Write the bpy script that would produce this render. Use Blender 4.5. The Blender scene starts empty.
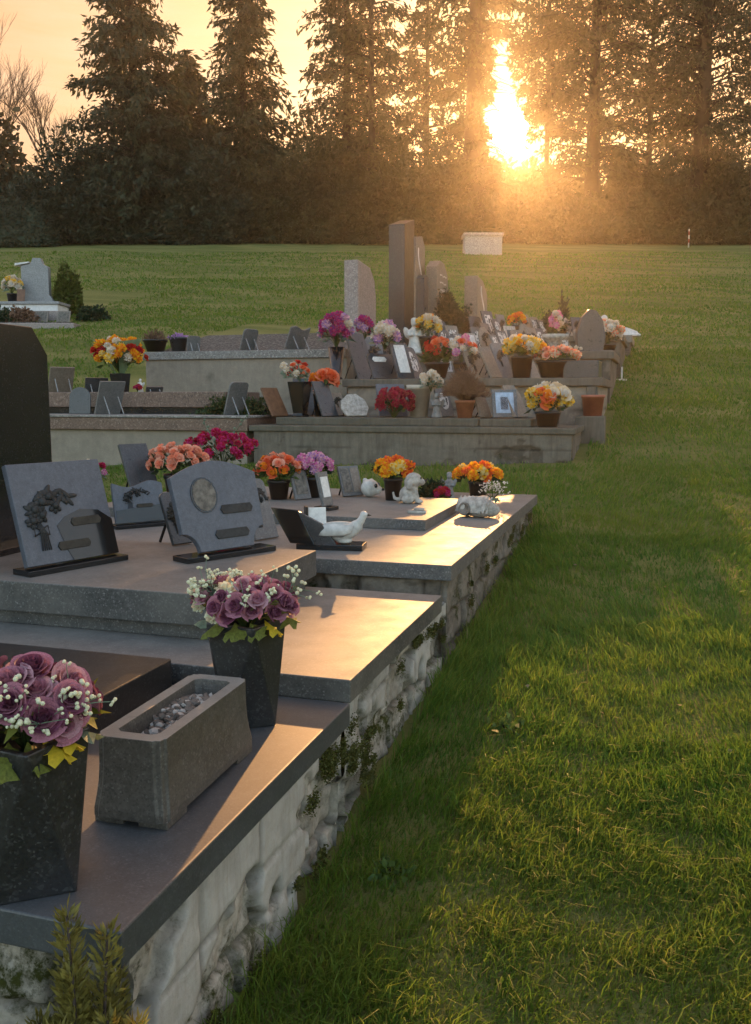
import bpy, bmesh, math, random
import numpy as np
from mathutils import Vector, Matrix, Euler, noise
PI = math.pi
R = math.radians
random.seed(7)
rng = np.random.default_rng(7)
scene = bpy.context.scene
COL = scene.collection

# ------------------------------------------------------------------ camera
FOC, CX, CY, EYE = 900.0, 375.5, 512.0, 1.5
PITCH, YAW = math.atan(114/900), R(17.124)
FWD = Vector((-math.sin(YAW)*math.cos(PITCH), math.cos(YAW)*math.cos(PITCH), -math.sin(PITCH)))
RIGHT = Vector((math.cos(YAW), math.sin(YAW), 0))
UP = RIGHT.cross(FWD)
SUN_EL, SUN_AZ = R(15.7), R(-9.0)
SUN_DIR = Vector((math.sin(SUN_AZ)*math.cos(SUN_EL), math.cos(SUN_AZ)*math.cos(SUN_EL), math.sin(SUN_EL)))
cam_d = bpy.data.cameras.new('camera')
cam_d.sensor_fit = 'VERTICAL'; cam_d.sensor_height = 36; cam_d.lens = FOC/1024*36
cam_d.clip_start = 0.05; cam_d.clip_end = 2000
cam = bpy.data.objects.new('camera', cam_d); COL.objects.link(cam)
cam.location = (0, 0, EYE); cam.rotation_euler = (PI/2-PITCH, 0, YAW)
scene.camera = cam

def ray(px, py=400): return FWD + RIGHT*((px-CX)/FOC) + UP*((CY-py)/FOC)
def on(px, py, z):                      # survey: where a sight line meets a level surface
    d = ray(px, py); return Vector((0, 0, EYE)) + d*((z-EYE)/d.z)
def row(px, Y, z):                      # survey: a spot in the row of graves at distance Y
    d = ray(px); return Vector((d.x*Y/d.y, Y, z))
def mpp(p): return (Vector(p)-Vector((0, 0, EYE))).dot(FWD)/FOC

# ------------------------------------------------------------------ terrain
TD = np.array([-30, 0, 1.85, 3.85, 5.8, 7, 9, 11.3, 14, 17, 20, 24, 30, 45, 55, 70, 90, 130, 260, 600])
TZ = np.array([-1.6, .0, .12, .27, .43, .57, .84, 1.22, 1.68, 2.24, 2.80, 3.62, 4.98, 8.45, 10.65, 13.2, 14.6, 15.2, 15.5, 16])
def dist(x, y): return y*math.cos(YAW) - x*math.sin(YAW)
def pchip(xq):
    h = np.diff(TD); d = np.diff(TZ)/h; m = np.zeros_like(TZ)
    for i in range(1, len(TD)-1):
        if d[i-1]*d[i] > 0:
            w1 = 2*h[i]+h[i-1]; w2 = h[i]+2*h[i-1]; m[i] = (w1+w2)/(w1/d[i-1]+w2/d[i])
    m[0] = d[0]; m[-1] = d[-1]
    xq = np.clip(np.asarray(xq, float), TD[0], TD[-1]-1e-6)
    k = np.searchsorted(TD, xq, side='right')-1; t = (xq-TD[k])/h[k]
    return ((1+2*t)*(1-t)**2*TZ[k] + t*(1-t)**2*h[k]*m[k] + t*t*(3-2*t)*TZ[k+1] + t*t*(t-1)*h[k]*m[k+1])
def ground(x, y):
    x = np.asarray(x, float); y = np.asarray(y, float)
    D = y*math.cos(YAW) - x*math.sin(YAW)
    w = np.clip((D-12.5)/8, 0, 1); w = w*w*(3-2*w)
    z = pchip(w*D+(1-w)*(y*math.cos(YAW)-np.maximum(x, -.85)*math.sin(YAW)))-.03*(1-w)*np.clip(-x-.85, 0, 8)
    w = np.clip((D-3)/20, 0, 1)
    return z + .018*np.sin(x*2.1+y*.7)*np.cos(y*1.7-x*.4) + w*.05*np.sin(x*.55+1.3)*np.sin(y*.43+.4)
def gz(x, y): return float(ground(x, y))

# ------------------------------------------------------------------ material helpers
def lin(c): return tuple(((v/255)/12.92 if v/255 <= .04045 else ((v/255+.055)/1.055)**2.4) for v in c)
class NT:
    def __init__(s, name):
        s.m = bpy.data.materials.new(name); s.m.use_nodes = True
        s.t = s.m.node_tree; s.n = s.t.nodes; s.l = s.t.links
        s.bsdf = s.n['Principled BSDF']; s.out = s.n['Material Output']
        s.co = s.n.new('ShaderNodeTexCoord').outputs['Object']
    def node(s, typ, **kw):
        n = s.n.new(typ)
        for k, v in kw.items():
            if k in n.inputs: 
                if hasattr(v, 'node'): s.l.new(v, n.inputs[k])
                else: n.inputs[k].default_value = v
            else: setattr(n, k, v)
        return n
    def noise(s, scale, detail=4, rough=.6, co=None, dist=0):
        n = s.node('ShaderNodeTexNoise', Scale=scale, Detail=detail, Roughness=rough, Distortion=dist)
        s.l.new(co or s.co, n.inputs['Vector']); return n.outputs['Fac']
    def voro(s, scale, feature='F1', out='Distance', co=None, rand=1):
        n = s.n.new('ShaderNodeTexVoronoi'); n.feature = feature; n.inputs['Scale'].default_value = scale
        n.inputs['Randomness'].default_value = rand
        s.l.new(co or s.co, n.inputs['Vector']); return n.outputs[out]
    def ramp(s, fac, stops, interp='LINEAR'):
        r = s.n.new('ShaderNodeValToRGB'); r.color_ramp.interpolation = interp
        el = r.color_ramp.elements
        while len(el) < len(stops): el.new(.5)
        for e, (p, c) in zip(el, stops):
            e.position = p; e.color = (c, c, c, 1) if isinstance(c, (int, float)) else (*c[:3], 1)
        s.l.new(fac, r.inputs['Fac']); return r.outputs['Color']
    def mix(s, fac, a, b, mode='MIX'):
        n = s.n.new('ShaderNodeMix'); n.data_type = 'RGBA'; n.blend_type = mode
        for sock, v in ((n.inputs[0], fac), (n.inputs[6], a), (n.inputs[7], b)):
            if hasattr(v, 'node'): s.l.new(v, sock)
            elif isinstance(v, (int, float)): sock.default_value = v
            else: sock.default_value = (*v[:3], 1)
        return n.outputs[2]
    def math(s, op, a, b=0):
        n = s.n.new('ShaderNodeMath'); n.operation = op
        for k, v in ((0, a), (1, b)):
            if hasattr(v, 'node'): s.l.new(v, n.inputs[k])
            else: n.inputs[k].default_value = v
        return n.outputs[0]
    def mapped(s, scale=(1, 1, 1), rot=(0, 0, 0)):
        n = s.n.new('ShaderNodeMapping'); n.inputs['Scale'].default_value = scale; n.inputs['Rotation'].default_value = rot
        s.l.new(s.co, n.inputs['Vector']); return n.outputs[0]
    def bump(s, h, strength=.3, distance=.01):
        b = s.node('ShaderNodeBump', Strength=strength, Distance=distance); s.l.new(h, b.inputs['Height'])
        s.l.new(b.outputs[0], s.bsdf.inputs['Normal'])
    def set(s, color=None, rough=None, spec=None, **kw):
        for k, v in (('Base Color', color), ('Roughness', rough), ('Specular IOR Level', spec)):
            if v is None: continue
            i = s.bsdf.inputs[k]
            if hasattr(v, 'node'): s.l.new(v, i)
            else: i.default_value = (*v[:3], 1) if k == 'Base Color' else v
        return s.m
M = {}
def granite(name, base, dark, fleck, rough=.22, scale=1.0, polish_var=.1, dust=None, top=0, spec=.5):
    t = NT(name)
    s1 = t.voro(230*scale, out='Color')
    sep = t.n.new('ShaderNodeSeparateColor'); t.l.new(s1, sep.inputs[0])
    c = t.ramp(sep.outputs[0], [(0, dark), (.45, base), (.86, base), (1, fleck)])
    big = t.voro(120*scale, out='Color'); sep2 = t.n.new('ShaderNodeSeparateColor'); t.l.new(big, sep2.inputs[0])
    c = t.mix(t.ramp(sep2.outputs[1], [(.93, 0), (.99, .5)]), c, fleck)
    w = t.noise(5, 5, .65)
    c = t.mix(t.ramp(w, [(.35, 0), (.7, .35)]), c, tuple(v*1.5+.012 for v in base))
    c = t.mix(t.ramp(t.noise(30, 5, .75), [(.38, .45), (.62, 0)]), c, tuple(v*.45 for v in base))
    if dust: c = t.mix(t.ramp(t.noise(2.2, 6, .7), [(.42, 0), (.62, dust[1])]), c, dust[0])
    if top:                                  # pale sky reflection painted, in patches, into the colour of upward faces
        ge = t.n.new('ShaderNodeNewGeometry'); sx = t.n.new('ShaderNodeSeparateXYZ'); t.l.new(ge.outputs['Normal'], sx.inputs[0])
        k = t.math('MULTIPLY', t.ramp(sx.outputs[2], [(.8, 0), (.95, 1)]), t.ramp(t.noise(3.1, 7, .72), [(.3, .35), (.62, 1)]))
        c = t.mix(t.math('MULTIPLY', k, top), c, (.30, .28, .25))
    st = t.noise(9, 6, .7)
    r = t.ramp(st, [(.3, rough), (.7, rough+polish_var)])
    t.bump(t.noise(160, 2), .04, .002)
    M[name] = t.set(c, r, spec); return M[name]
granite('granite_dark', (.017, .018, .019), (.007, .007, .008), (.07, .07, .07), .3, 1, .1)
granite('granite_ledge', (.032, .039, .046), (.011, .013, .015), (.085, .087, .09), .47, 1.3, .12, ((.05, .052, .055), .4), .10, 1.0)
granite('granite_black', (.013, .014, .016), (.006, .006, .007), (.03, .03, .032), .12, 1, .06)
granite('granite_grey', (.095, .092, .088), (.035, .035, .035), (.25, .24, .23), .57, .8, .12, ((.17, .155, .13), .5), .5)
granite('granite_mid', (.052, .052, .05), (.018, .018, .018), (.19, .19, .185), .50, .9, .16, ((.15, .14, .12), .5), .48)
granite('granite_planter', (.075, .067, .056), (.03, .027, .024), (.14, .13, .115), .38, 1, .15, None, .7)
granite('granite_brown', (.16, .10, .075), (.05, .03, .025), (.34, .25, .2), .35, .35, .1)
granite('granite_pink', (.28, .23, .21), (.14, .11, .1), (.42, .38, .36), .4, .5, .1)
granite('granite_pale', (.26, .265, .27), (.13, .13, .135), (.4, .4, .4), .4, .5, .1)
granite('plaque_blue', (.088, .097, .118), (.065, .073, .092), (.125, .135, .155), .42, 1.2, .1)
granite('plaque_dark', (.05, .052, .056), (.025, .026, .028), (.1, .1, .1), .25, 1.2, .1)
granite('plaque_grey', (.13, .128, .125), (.08, .08, .08), (.22, .22, .215), .4, 1, .15)
granite('plaque_tan', (.20, .165, .13), (.12, .095, .07), (.3, .26, .21), .5, 1, .15)
granite('terrazzo', (.23, .215, .195), (.11, .1, .09), (.45, .43, .4), .8, .3, .1)
def plain(name, col, rough=.5, spec=.4, var=.25, scale=12, bump=0, trans=0):
    t = NT(name)
    n = t.noise(scale, 5, .65)
    c = t.mix(t.ramp(n, [(.3, 0), (.7, 1)]), tuple(v*(1-var) for v in col), tuple(min(1, v*(1+var)) for v in col))
    if bump: t.bump(t.noise(scale*6, 4), bump, .004)
    m = t.set(c, rough, spec)
    if trans:
        tr = t.node('ShaderNodeBsdfTranslucent'); t.l.new(c, tr.inputs['Color'])
        mx = t.node('ShaderNodeMixShader'); mx.inputs[0].default_value = trans
        t.l.new(t.bsdf.outputs[0], mx.inputs[1]); t.l.new(tr.outputs[0], mx.inputs[2]); t.l.new(mx.outputs[0], t.out.inputs['Surface'])
    M[name] = m; return m
# stone and render of the walls
def wallmat(name, pale, mid, dark, moss, stain=.5, mossiness=.5):
    t = NT(name); at = lambda n: t.node('ShaderNodeAttribute', attribute_name=n).outputs['Fac']
    sk, jt, bl = at('skin'), at('joint'), at('block')
    stone = t.mix(bl, tuple(v*.75 for v in mid), tuple(v*1.2 for v in mid))
    stone = t.mix(t.ramp(t.noise(34, 6, .7), [(.35, 0), (.75, .6)]), stone, dark)
    stone = t.mix(t.ramp(t.noise(9, 6, .75), [(.5, 0), (.7, .5)]), stone, tuple(v*1.25 for v in pale))
    pl = t.mix(t.ramp(t.noise(9, 8, .72), [(.3, 0), (.7, .85)]), pale, tuple(v*.68 for v in pale))
    pl = t.mix(t.ramp(t.noise(1, 6, .7, co=t.mapped((17, 17, 1.6))), [(.46, 0), (.72, stain)]), pl, tuple(a*.6+b*.4 for a, b in zip(dark, mid)))
    pl = t.mix(t.ramp(t.noise(2.6, 7, .75), [(.47, 0), (.68, stain)]), pl, tuple(v*.7 for v in mid))
    c = t.mix(sk, stone, pl)
    c = t.mix(t.math('MULTIPLY', jt, .85), c, tuple(v*.45 for v in dark))
    rim = t.ramp(sk, [(.0, 0), (.3, .35), (.7, .35), (1, 0)]); c = t.mix(rim, c, dark)
    mo = t.ramp(t.noise(7.5, 9, .78), [(.60-.12*mossiness, 0), (.68-.10*mossiness, 1)])
    mo = t.math('MULTIPLY', t.math('MULTIPLY', mo, t.ramp(t.noise(1.9, 3), [(.42, 0), (.58, 1)])), t.ramp(sk, [(.3, 1), (1, .12)]))
    c = t.mix(mo, c, t.mix(t.noise(60, 3), moss, tuple(v*.35 for v in moss)))
    t.bump(t.mix(.5, t.noise(24, 9, .78), t.mix(.5, t.noise(70, 4, .7), mo)), .75, .012)
    M[name] = t.set(c, .92, .15)
wallmat('wall_white', (.46, .435, .385), (.40, .36, .295), (.07, .058, .042), (.06, .065, .013), .6, .9)
wallmat('wall_stone', (.27, .24, .2), (.21, .18, .145), (.05, .042, .032), (.055, .06, .015), .6, .7)
wallmat('concrete_old', (.185, .162, .13), (.125, .11, .088), (.05, .043, .033), (.07, .072, .035), .75, .5)
wallmat('concrete_mossy', (.155, .14, .11), (.11, .098, .075), (.045, .04, .03), (.08, .08, .035), .7, .9)
wallmat('render_beige', (.31, .265, .21), (.24, .205, .165), (.15, .125, .1), (.13, .12, .08), .35, .0)
plain('marble_white', (.62, .61, .60), .45, .4, .15, 9)
plain('ceramic_white', (.52, .50, .46), .5, .4, .3, 18, .35)
plain('stone_pale', (.38, .345, .30), .85, .3, .5, 22, .9)
plain('stone_grey', (.2, .195, .185), .85, .3, .35, 20, .5)
plain('paper_white', (.66, .64, .6), .6, .4, .2, 30)
plain('photo_image', (.12, .105, .085), .4, .3, .85, 30)
def bw(name):
    t = NT(name); c = t.ramp(t.noise(22, 3, .6), [(.44, (.05, .045, .04)), (.52, (.55, .53, .49))]); M[name] = t.set(c, .4, .4)
bw('photo_bw')
plain('photo_blue', (.32, .4, .5), .25, .5, .4, 9)
plain('bronze', (.04, .035, .027), .6, .25, .45, 40, .35)
plain('bronze_grey', (.035, .035, .034), .6, .25, .4, 40, .3)
plain('black_plastic', (.014, .014, .014), .38, .5, .3, 12)
plain('black_polish', (.011, .011, .011), .1, .6, .2, 6)
plain('terracotta', (.30, .11, .06), .8, .3, .25, 14, .1)
plain('red_plastic', (.30, .09, .055), .55, .4, .2, 9)
plain('cream_plastic', (.43, .39, .32), .6, .4, .15, 9)
plain('wood_brown', (.15, .075, .04), .5, .4, .4, 14)
plain('soil', (.035, .026, .018), .95, .2, .4, 40, .6)
plain('pebble', (.13, .105, .085), .6, .4, .55, 4)
plain('pebble_light', (.36, .33, .29), .6, .4, .3, 6)
def pebbly(name, cols, sc):
    t = NT(name); v = t.voro(sc, out='Color'); sp = t.n.new('ShaderNodeSeparateColor'); t.l.new(v, sp.inputs[0])
    c = t.ramp(sp.outputs[0], [(i/(len(cols)-1), c_) for i, c_ in enumerate(cols)]); d = t.voro(sc)
    c = t.mix(t.ramp(d, [(.35, 0), (.75, .8)]), c, (.03, .028, .025)); t.bump(d, -1, .03); M[name] = t.set(c, .9, .2)
pebbly('grit', [(.06, .055, .05), (.15, .14, .125), (.10, .09, .08), (.22, .21, .19)], 34)
plain('bark', (.06, .045, .035), .9, .2, .4, 9, .6)
plain('bark_far', (.035, .028, .022), .9, .2, .4, 2)
plain('twig', (.10, .07, .05), .9, .2, .3, 9)
plain('dry_twig', (.17, .10, .065), .9, .2, .35, 30)
PET = {}
def petal(name, col, var=.22, trans=.3, scale=14): PET[name] = plain('petal_'+name, col, .6, .25, var, scale, 0, trans)
petal('mauve', (.36, .15, .20), .38, .22); petal('mauve_light', (.48, .27, .31), .3, .25)
petal('plum', (.17, .05, .09), .35, .15)
petal('peach', (.80, .27, .16)); petal('peach_pale', (.78, .40, .28)); petal('orange_red', (.72, .12, .04)); petal('coral', (.72, .2, .1))
petal('magenta', (.50, .03, .16)); petal('crimson', (.38, .015, .05)); petal('pink', (.62, .17, .42)); petal('pink_pale', (.72, .42, .5))
petal('yellow', (.80, .47, .02)); petal('yellow_pale', (.74, .60, .25)); petal('orange', (.82, .27, .02)); petal('red', (.52, .03, .02))
petal('white', (.72, .68, .62)); petal('cream', (.70, .58, .42)); petal('lilac', (.42, .24, .5)); petal('purple', (.30, .05, .22))
petal('hydrangea_red', (.26, .035, .045)); petal('gyps', (.70, .72, .52))
def leafmat(name, col, trans=.3, var=.4, scale=9, rough=.6): M[name] = plain(name, col, rough, .3, var, scale, 0, trans)
leafmat('leaf_green', (.06, .10, .025)); leafmat('leaf_dark', (.025, .045, .018)); leafmat('leaf_olive', (.17, .19, .035), .35, .4)
leafmat('leaf_yellow', (.62, .46, .03), .35, .2); leafmat('leaf_sage', (.16, .22, .15), .3, .3); leafmat('wrap_green', (.17, .26, .15), .35, .2, 20, .35)
leafmat('conifer_dark', (0.046, 0.056, 0.027), .28, .45, .5); leafmat('conifer_olive', (0.049, 0.052, 0.023), .30, .45, .5)
leafmat('shrub_far', (0.057, 0.060, 0.025), .30, .5, .5); leafmat('shrub_gold', (.30, .24, .06), .35, .4, .6); leafmat('hedge_leaf', (0.034, 0.044, 0.023), .2, .4, 1)
leafmat('gold_sprig', (.20, .175, .04), .3, .6, 22); leafmat('box_leaf', (.05, .075, .025), .3, .4, 12); leafmat('cone_shrub', (.09, .105, .018), .3, .45, 6)

# ------------------------------------------------------------------ mesh builder
class MB:
    def __init__(s): s.v = []; s.f = []; s.mi = []
    def add(s, vs, fs, mi=0, mat=None):
        o = len(s.v)
        s.v += [tuple(mat @ Vector(v)) for v in vs] if mat is not None else [tuple(v) for v in vs]
        s.f += [tuple(i+o for i in f) for f in fs]; s.mi += [mi]*len(fs); return s
    def box(s, x0, x1, y0, y1, z0, z1, mat=None, mi=0):
        vs = [(x, y, z) for z in (z0, z1) for y in (y0, y1) for x in (x0, x1)]
        return s.add(vs, [(0, 2, 3, 1), (4, 5, 7, 6), (0, 1, 5, 4), (2, 6, 7, 3), (0, 4, 6, 2), (1, 3, 7, 5)], mi, mat)
    def prism(s, poly, y0, y1, mat=None, mi=0):          # outline in x,z, extruded along y
        n = len(poly); vs = [(x, y0, z) for x, z in poly]+[(x, y1, z) for x, z in poly]
        fs = [tuple(range(n)), tuple(reversed(range(n, 2*n)))]+[(i, i+n, (i+1) % n+n, (i+1) % n) for i in range(n)]
        return s.add(vs, fs, mi, mat)
    def lathe(s, prof, n=24, mat=None, mi=0, sq=None, phase=0):
        vs = []; fs = []
        for r, z in prof:
            for k in range(n):
                a = 2*PI*k/n+phase; vs.append((r*math.cos(a), r*math.sin(a), z))
        for j in range(len(prof)-1):
            for k in range(n):
                k2 = (k+1) % n; fs.append((j*n+k, j*n+k2, (j+1)*n+k2, (j+1)*n+k))
        fs.append(tuple(reversed(range(n)))); fs.append(tuple(range((len(prof)-1)*n, len(prof)*n)))
        return s.add(vs, fs, mi, mat)
    def tube(s, pts, r0, r1=None, n=6, mi=0):
        r1 = r0 if r1 is None else r1; pts = [Vector(p) for p in pts]; vs = []; fs = []; m = len(pts)
        for i, p in enumerate(pts):
            d = (pts[min(i+1, m-1)]-pts[max(i-1, 0)]).normalized()
            a = d.cross(Vector((0, 0, 1)) if abs(d.z) < .9 else Vector((1, 0, 0))).normalized(); b = d.cross(a)
            r = r0+(r1-r0)*i/max(1, m-1)
            vs += [p+(a*math.cos(2*PI*k/n)+b*math.sin(2*PI*k/n))*r for k in range(n)]
        for i in range(m-1):
            for k in range(n): k2 = (k+1) % n; fs.append((i*n+k, i*n+k2, (i+1)*n+k2, (i+1)*n+k))
        fs.append(tuple(reversed(range(n)))); fs.append(tuple(range((m-1)*n, m*n)))
        return s.add(vs, fs, mi)
    def ball(s, c, r, n=8, m=6, mi=0, rot=None):
        r = (r, r, r) if isinstance(r, (int, float)) else r; vs = []; fs = []
        T = Matrix.Translation(c) @ (rot.to_4x4() if rot is not None else Matrix())
        for j in range(1, m):
            for k in range(n):
                a = PI*j/m; b = 2*PI*k/n; vs.append((r[0]*math.sin(a)*math.cos(b), r[1]*math.sin(a)*math.sin(b), r[2]*math.cos(a)))
        vs += [(0, 0, r[2]), (0, 0, -r[2])]; t = len(vs)-2
        for j in range(m-2):
            for k in range(n): k2 = (k+1) % n; fs.append((j*n+k, (j+1)*n+k, (j+1)*n+k2, j*n+k2))
        for k in range(n):
            k2 = (k+1) % n; fs.append((t, k, k2)); fs.append((t+1, (m-2)*n+k2, (m-2)*n+k))
        return s.add(vs, fs, mi, T)
    def mesh(s, name, mats, smooth=False):
        me = bpy.data.meshes.new(name); me.from_pydata(s.v, [], s.f); me.update()
        for m in (mats if isinstance(mats, (list, tuple)) else [mats]): me.materials.append(m)
        if any(m.name.startswith(('wall_', 'concrete_', 'render_')) for m in me.materials):
            a = me.attributes.new('skin', 'FLOAT', 'POINT'); a.data.foreach_set('value', [.92]*len(me.vertices))
        if len(me.materials) > 1: me.polygons.foreach_set('material_index', s.mi)
        if smooth: me.polygons.foreach_set('use_smooth', [True]*len(me.polygons))
        return me
    def build(s, name, mats, parent=None, smooth=False, bevel=0, loc=(0, 0, 0), rot=(0, 0, 0)):
        return link(name, s.mesh(name, mats, smooth), parent, loc, rot, bevel)
def link(name, me, parent=None, loc=(0, 0, 0), rot=(0, 0, 0), bevel=0, scale=1):
    o = bpy.data.objects.new(name, me); COL.objects.link(o); o.parent = parent
    o.location = loc; o.rotation_euler = rot
    o.scale = (scale,)*3 if isinstance(scale, (int, float)) else scale
    if bevel:
        b = o.modifiers.new('edge', 'BEVEL'); b.width = bevel; b.segments = 2; b.limit_method = 'ANGLE'; b.angle_limit = R(40)
    return o
def npmesh(name, V, F4=None, F3=None, mats=(), cols=None):
    me = bpy.data.meshes.new(name)
    n4 = 0 if F4 is None else len(F4); n3 = 0 if F3 is None else len(F3)
    me.vertices.add(len(V)); me.vertices.foreach_set('co', np.ascontiguousarray(V, np.float32).ravel())
    idx = np.concatenate(([] if F4 is None else [np.asarray(F4).ravel()])+([] if F3 is None else [np.asarray(F3).ravel()])).astype(np.int32)
    me.loops.add(len(idx)); me.loops.foreach_set('vertex_index', idx)
    st = np.concatenate([np.arange(n4)*4, n4*4+np.arange(n3)*3]).astype(np.int32)
    me.polygons.add(n4+n3); me.polygons.foreach_set('loop_start', st)
    if cols is not None:
        a = me.attributes.new('tint', 'FLOAT', 'POINT'); a.data.foreach_set('value', np.asarray(cols, np.float32))
    for m in mats: me.materials.append(m)
    me.update(calc_edges=True); me.validate(); return me
def tag(o, label, cat, group=None, kind=None):
    if label: o['label'] = label
    if cat: o['category'] = cat
    if group: o['group'] = group
    if kind: o['kind'] = kind
    return o
def thing(name, label, cat, loc=(0, 0, 0), rotz=0, group=None):
    o = bpy.data.objects.new(name, None); COL.objects.link(o); o.empty_display_size = .1
    o.location = loc; o.rotation_euler = (0, 0, rotz); return tag(o, label, cat, group)
def fuse(mb, voxel, smooth_iter=4):                 # one continuous skin out of overlapping solids
    me = mb.mesh('fuse', M['stone_pale']); o = bpy.data.objects.new('fuse', me); COL.objects.link(o)
    r = o.modifiers.new('r', 'REMESH'); r.mode = 'VOXEL'; r.voxel_size = voxel
    if smooth_iter: s = o.modifiers.new('s', 'SMOOTH'); s.iterations = smooth_iter; s.factor = .5
    dg = bpy.context.evaluated_depsgraph_get(); out = bpy.data.meshes.new_from_object(o.evaluated_get(dg))
    bpy.data.objects.remove(o); out.polygons.foreach_set('use_smooth', [True]*len(out.polygons)); out.materials.clear(); return out

# ------------------------------------------------------------------ sky and sun
def make_world():
    w = bpy.data.worlds.new('World'); scene.world = w; w.use_nodes = True
    t = w.node_tree; n = t.nodes; l = t.links
    bg = n['Background']
    sky = n.new('ShaderNodeTexSky'); sky.sky_type = 'NISHITA'; sky.sun_disc = False
    sky.sun_elevation = SUN_EL; sky.sun_rotation = SUN_AZ; sky.air_density = 1.2; sky.dust_density = 4.0; sky.ozone_density = 1.5
    tc = n.new('ShaderNodeTexCoord')
    def vm(op, a, b=None):
        x = n.new('ShaderNodeVectorMath'); x.operation = op; l.new(a, x.inputs[0])
        if b is not None: x.inputs[1].default_value = b
        return x
    def mt(op, a, b):
        x = n.new('ShaderNodeMath'); x.operation = op; x.use_clamp = False
        for k, v in ((0, a), (1, b)):
            if hasattr(v, 'node'): l.new(v, x.inputs[k])
            else: x.inputs[k].default_value = v
        return x.outputs[0]
    nrm = vm('NORMALIZE', tc.outputs['Generated']).outputs['Vector']
    dot = vm('DOT_PRODUCT', nrm, tuple(SUN_DIR)).outputs['Value']
    d0 = mt('MAXIMUM', dot, 0.0)
    def mixc(f, a, b, mode='MIX'):
        x = n.new('ShaderNodeMix'); x.data_type = 'RGBA'; x.blend_type = mode
        for s, v in ((x.inputs[0], f), (x.inputs[6], a), (x.inputs[7], b)):
            if hasattr(v, 'node'): l.new(v, s)
            elif isinstance(v, (int, float)): s.default_value = v
            else: s.default_value = (*v, 1)
        return x.outputs[2]
    rp = n.new('ShaderNodeValToRGB'); l.new(d0, rp.inputs[0])
    e = rp.color_ramp.elements
    e[0].position = .15; e[0].color = (0, 0, 0, 1); e[1].position = .80; e[1].color = (1, 1, 1, 1)
    # the evening sky near the sun: peach to gold, bands of thin cloud
    sep = n.new('ShaderNodeSeparateXYZ'); l.new(nrm, sep.inputs[0])
    mp = n.new('ShaderNodeMapping'); mp.inputs['Scale'].default_value = (1.6, 1.6, 11); l.new(nrm, mp.inputs[0])
    cn = n.new('ShaderNodeTexNoise'); cn.inputs['Scale'].default_value = 2.6; cn.inputs['Detail'].default_value = 7; cn.inputs['Roughness'].default_value = .6
    l.new(mp.outputs[0], cn.inputs['Vector'])
    cr = n.new('ShaderNodeValToRGB'); l.new(cn.outputs['Fac'], cr.inputs[0])
    cr.color_ramp.elements[0].position = .42; cr.color_ramp.elements[1].position = .68
    gold = n.new('ShaderNodeValToRGB'); l.new(d0, gold.inputs[0])
    g = gold.color_ramp.elements
    g[0].position = .80; g[0].color = (5.1, 2.45, 1.2, 1); g[1].position = .982; g[1].color = (5.9, 3.5, 1.6, 1); k3 = gold.color_ramp.elements.new(1.0); k3.color = (4.2, 2.1, .7, 1)
    warm = mixc(mt('MULTIPLY', cr.outputs[0], .75), gold.outputs[0], (5.9, 3.7, 2.3))
    c = mixc(mt('MULTIPLY', rp.outputs[0], .97), mixc(1.0, sky.outputs[0], (WSCALE*1.08, WSCALE*.95, WSCALE*.84), 'MULTIPLY'), warm)
    for pw, col in ((26000, (3000, 2200, 1100)), (6500, (36, 19, 5)), (700, (2.0, .9, .2))):
        c = mixc(mt('POWER', d0, pw), c, mixc(1.0, c, col, 'ADD'))
    l.new(c, bg.inputs['Color']); bg.inputs['Strength'].default_value = .1
WSCALE = 3.9
make_world()
sd = bpy.data.lights.new('sun', 'SUN'); sd.energy = 5.0; sd.angle = R(.53); sd.color = (1, .50, .18)
so = bpy.data.objects.new('sun', sd); COL.objects.link(so)
so.rotation_euler = (-SUN_DIR).to_track_quat('-Z', 'Y').to_euler(); so.location = SUN_DIR*90

def make_haze():
    t = NT('evening_haze'); t.n.remove(t.bsdf)
    v = t.node('ShaderNodeVolumePrincipled'); v.inputs['Density'].default_value = HAZE_D
    v.inputs['Color'].default_value = (1, .90, .76, 1); v.inputs['Anisotropy'].default_value = .84
    t.l.new(v.outputs[0], t.out.inputs['Volume'])
    c = FWD*60; mb = MB(); mb.box(-92, 92, -44, 112, -6, 38)
    o = mb.build('haze', t.m, loc=(0, 0, 0), rot=(0, 0, YAW)); tag(o, 'thin golden evening haze over the lawn', None, kind='stuff')
HAZE_D = .0007
make_haze()

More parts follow.
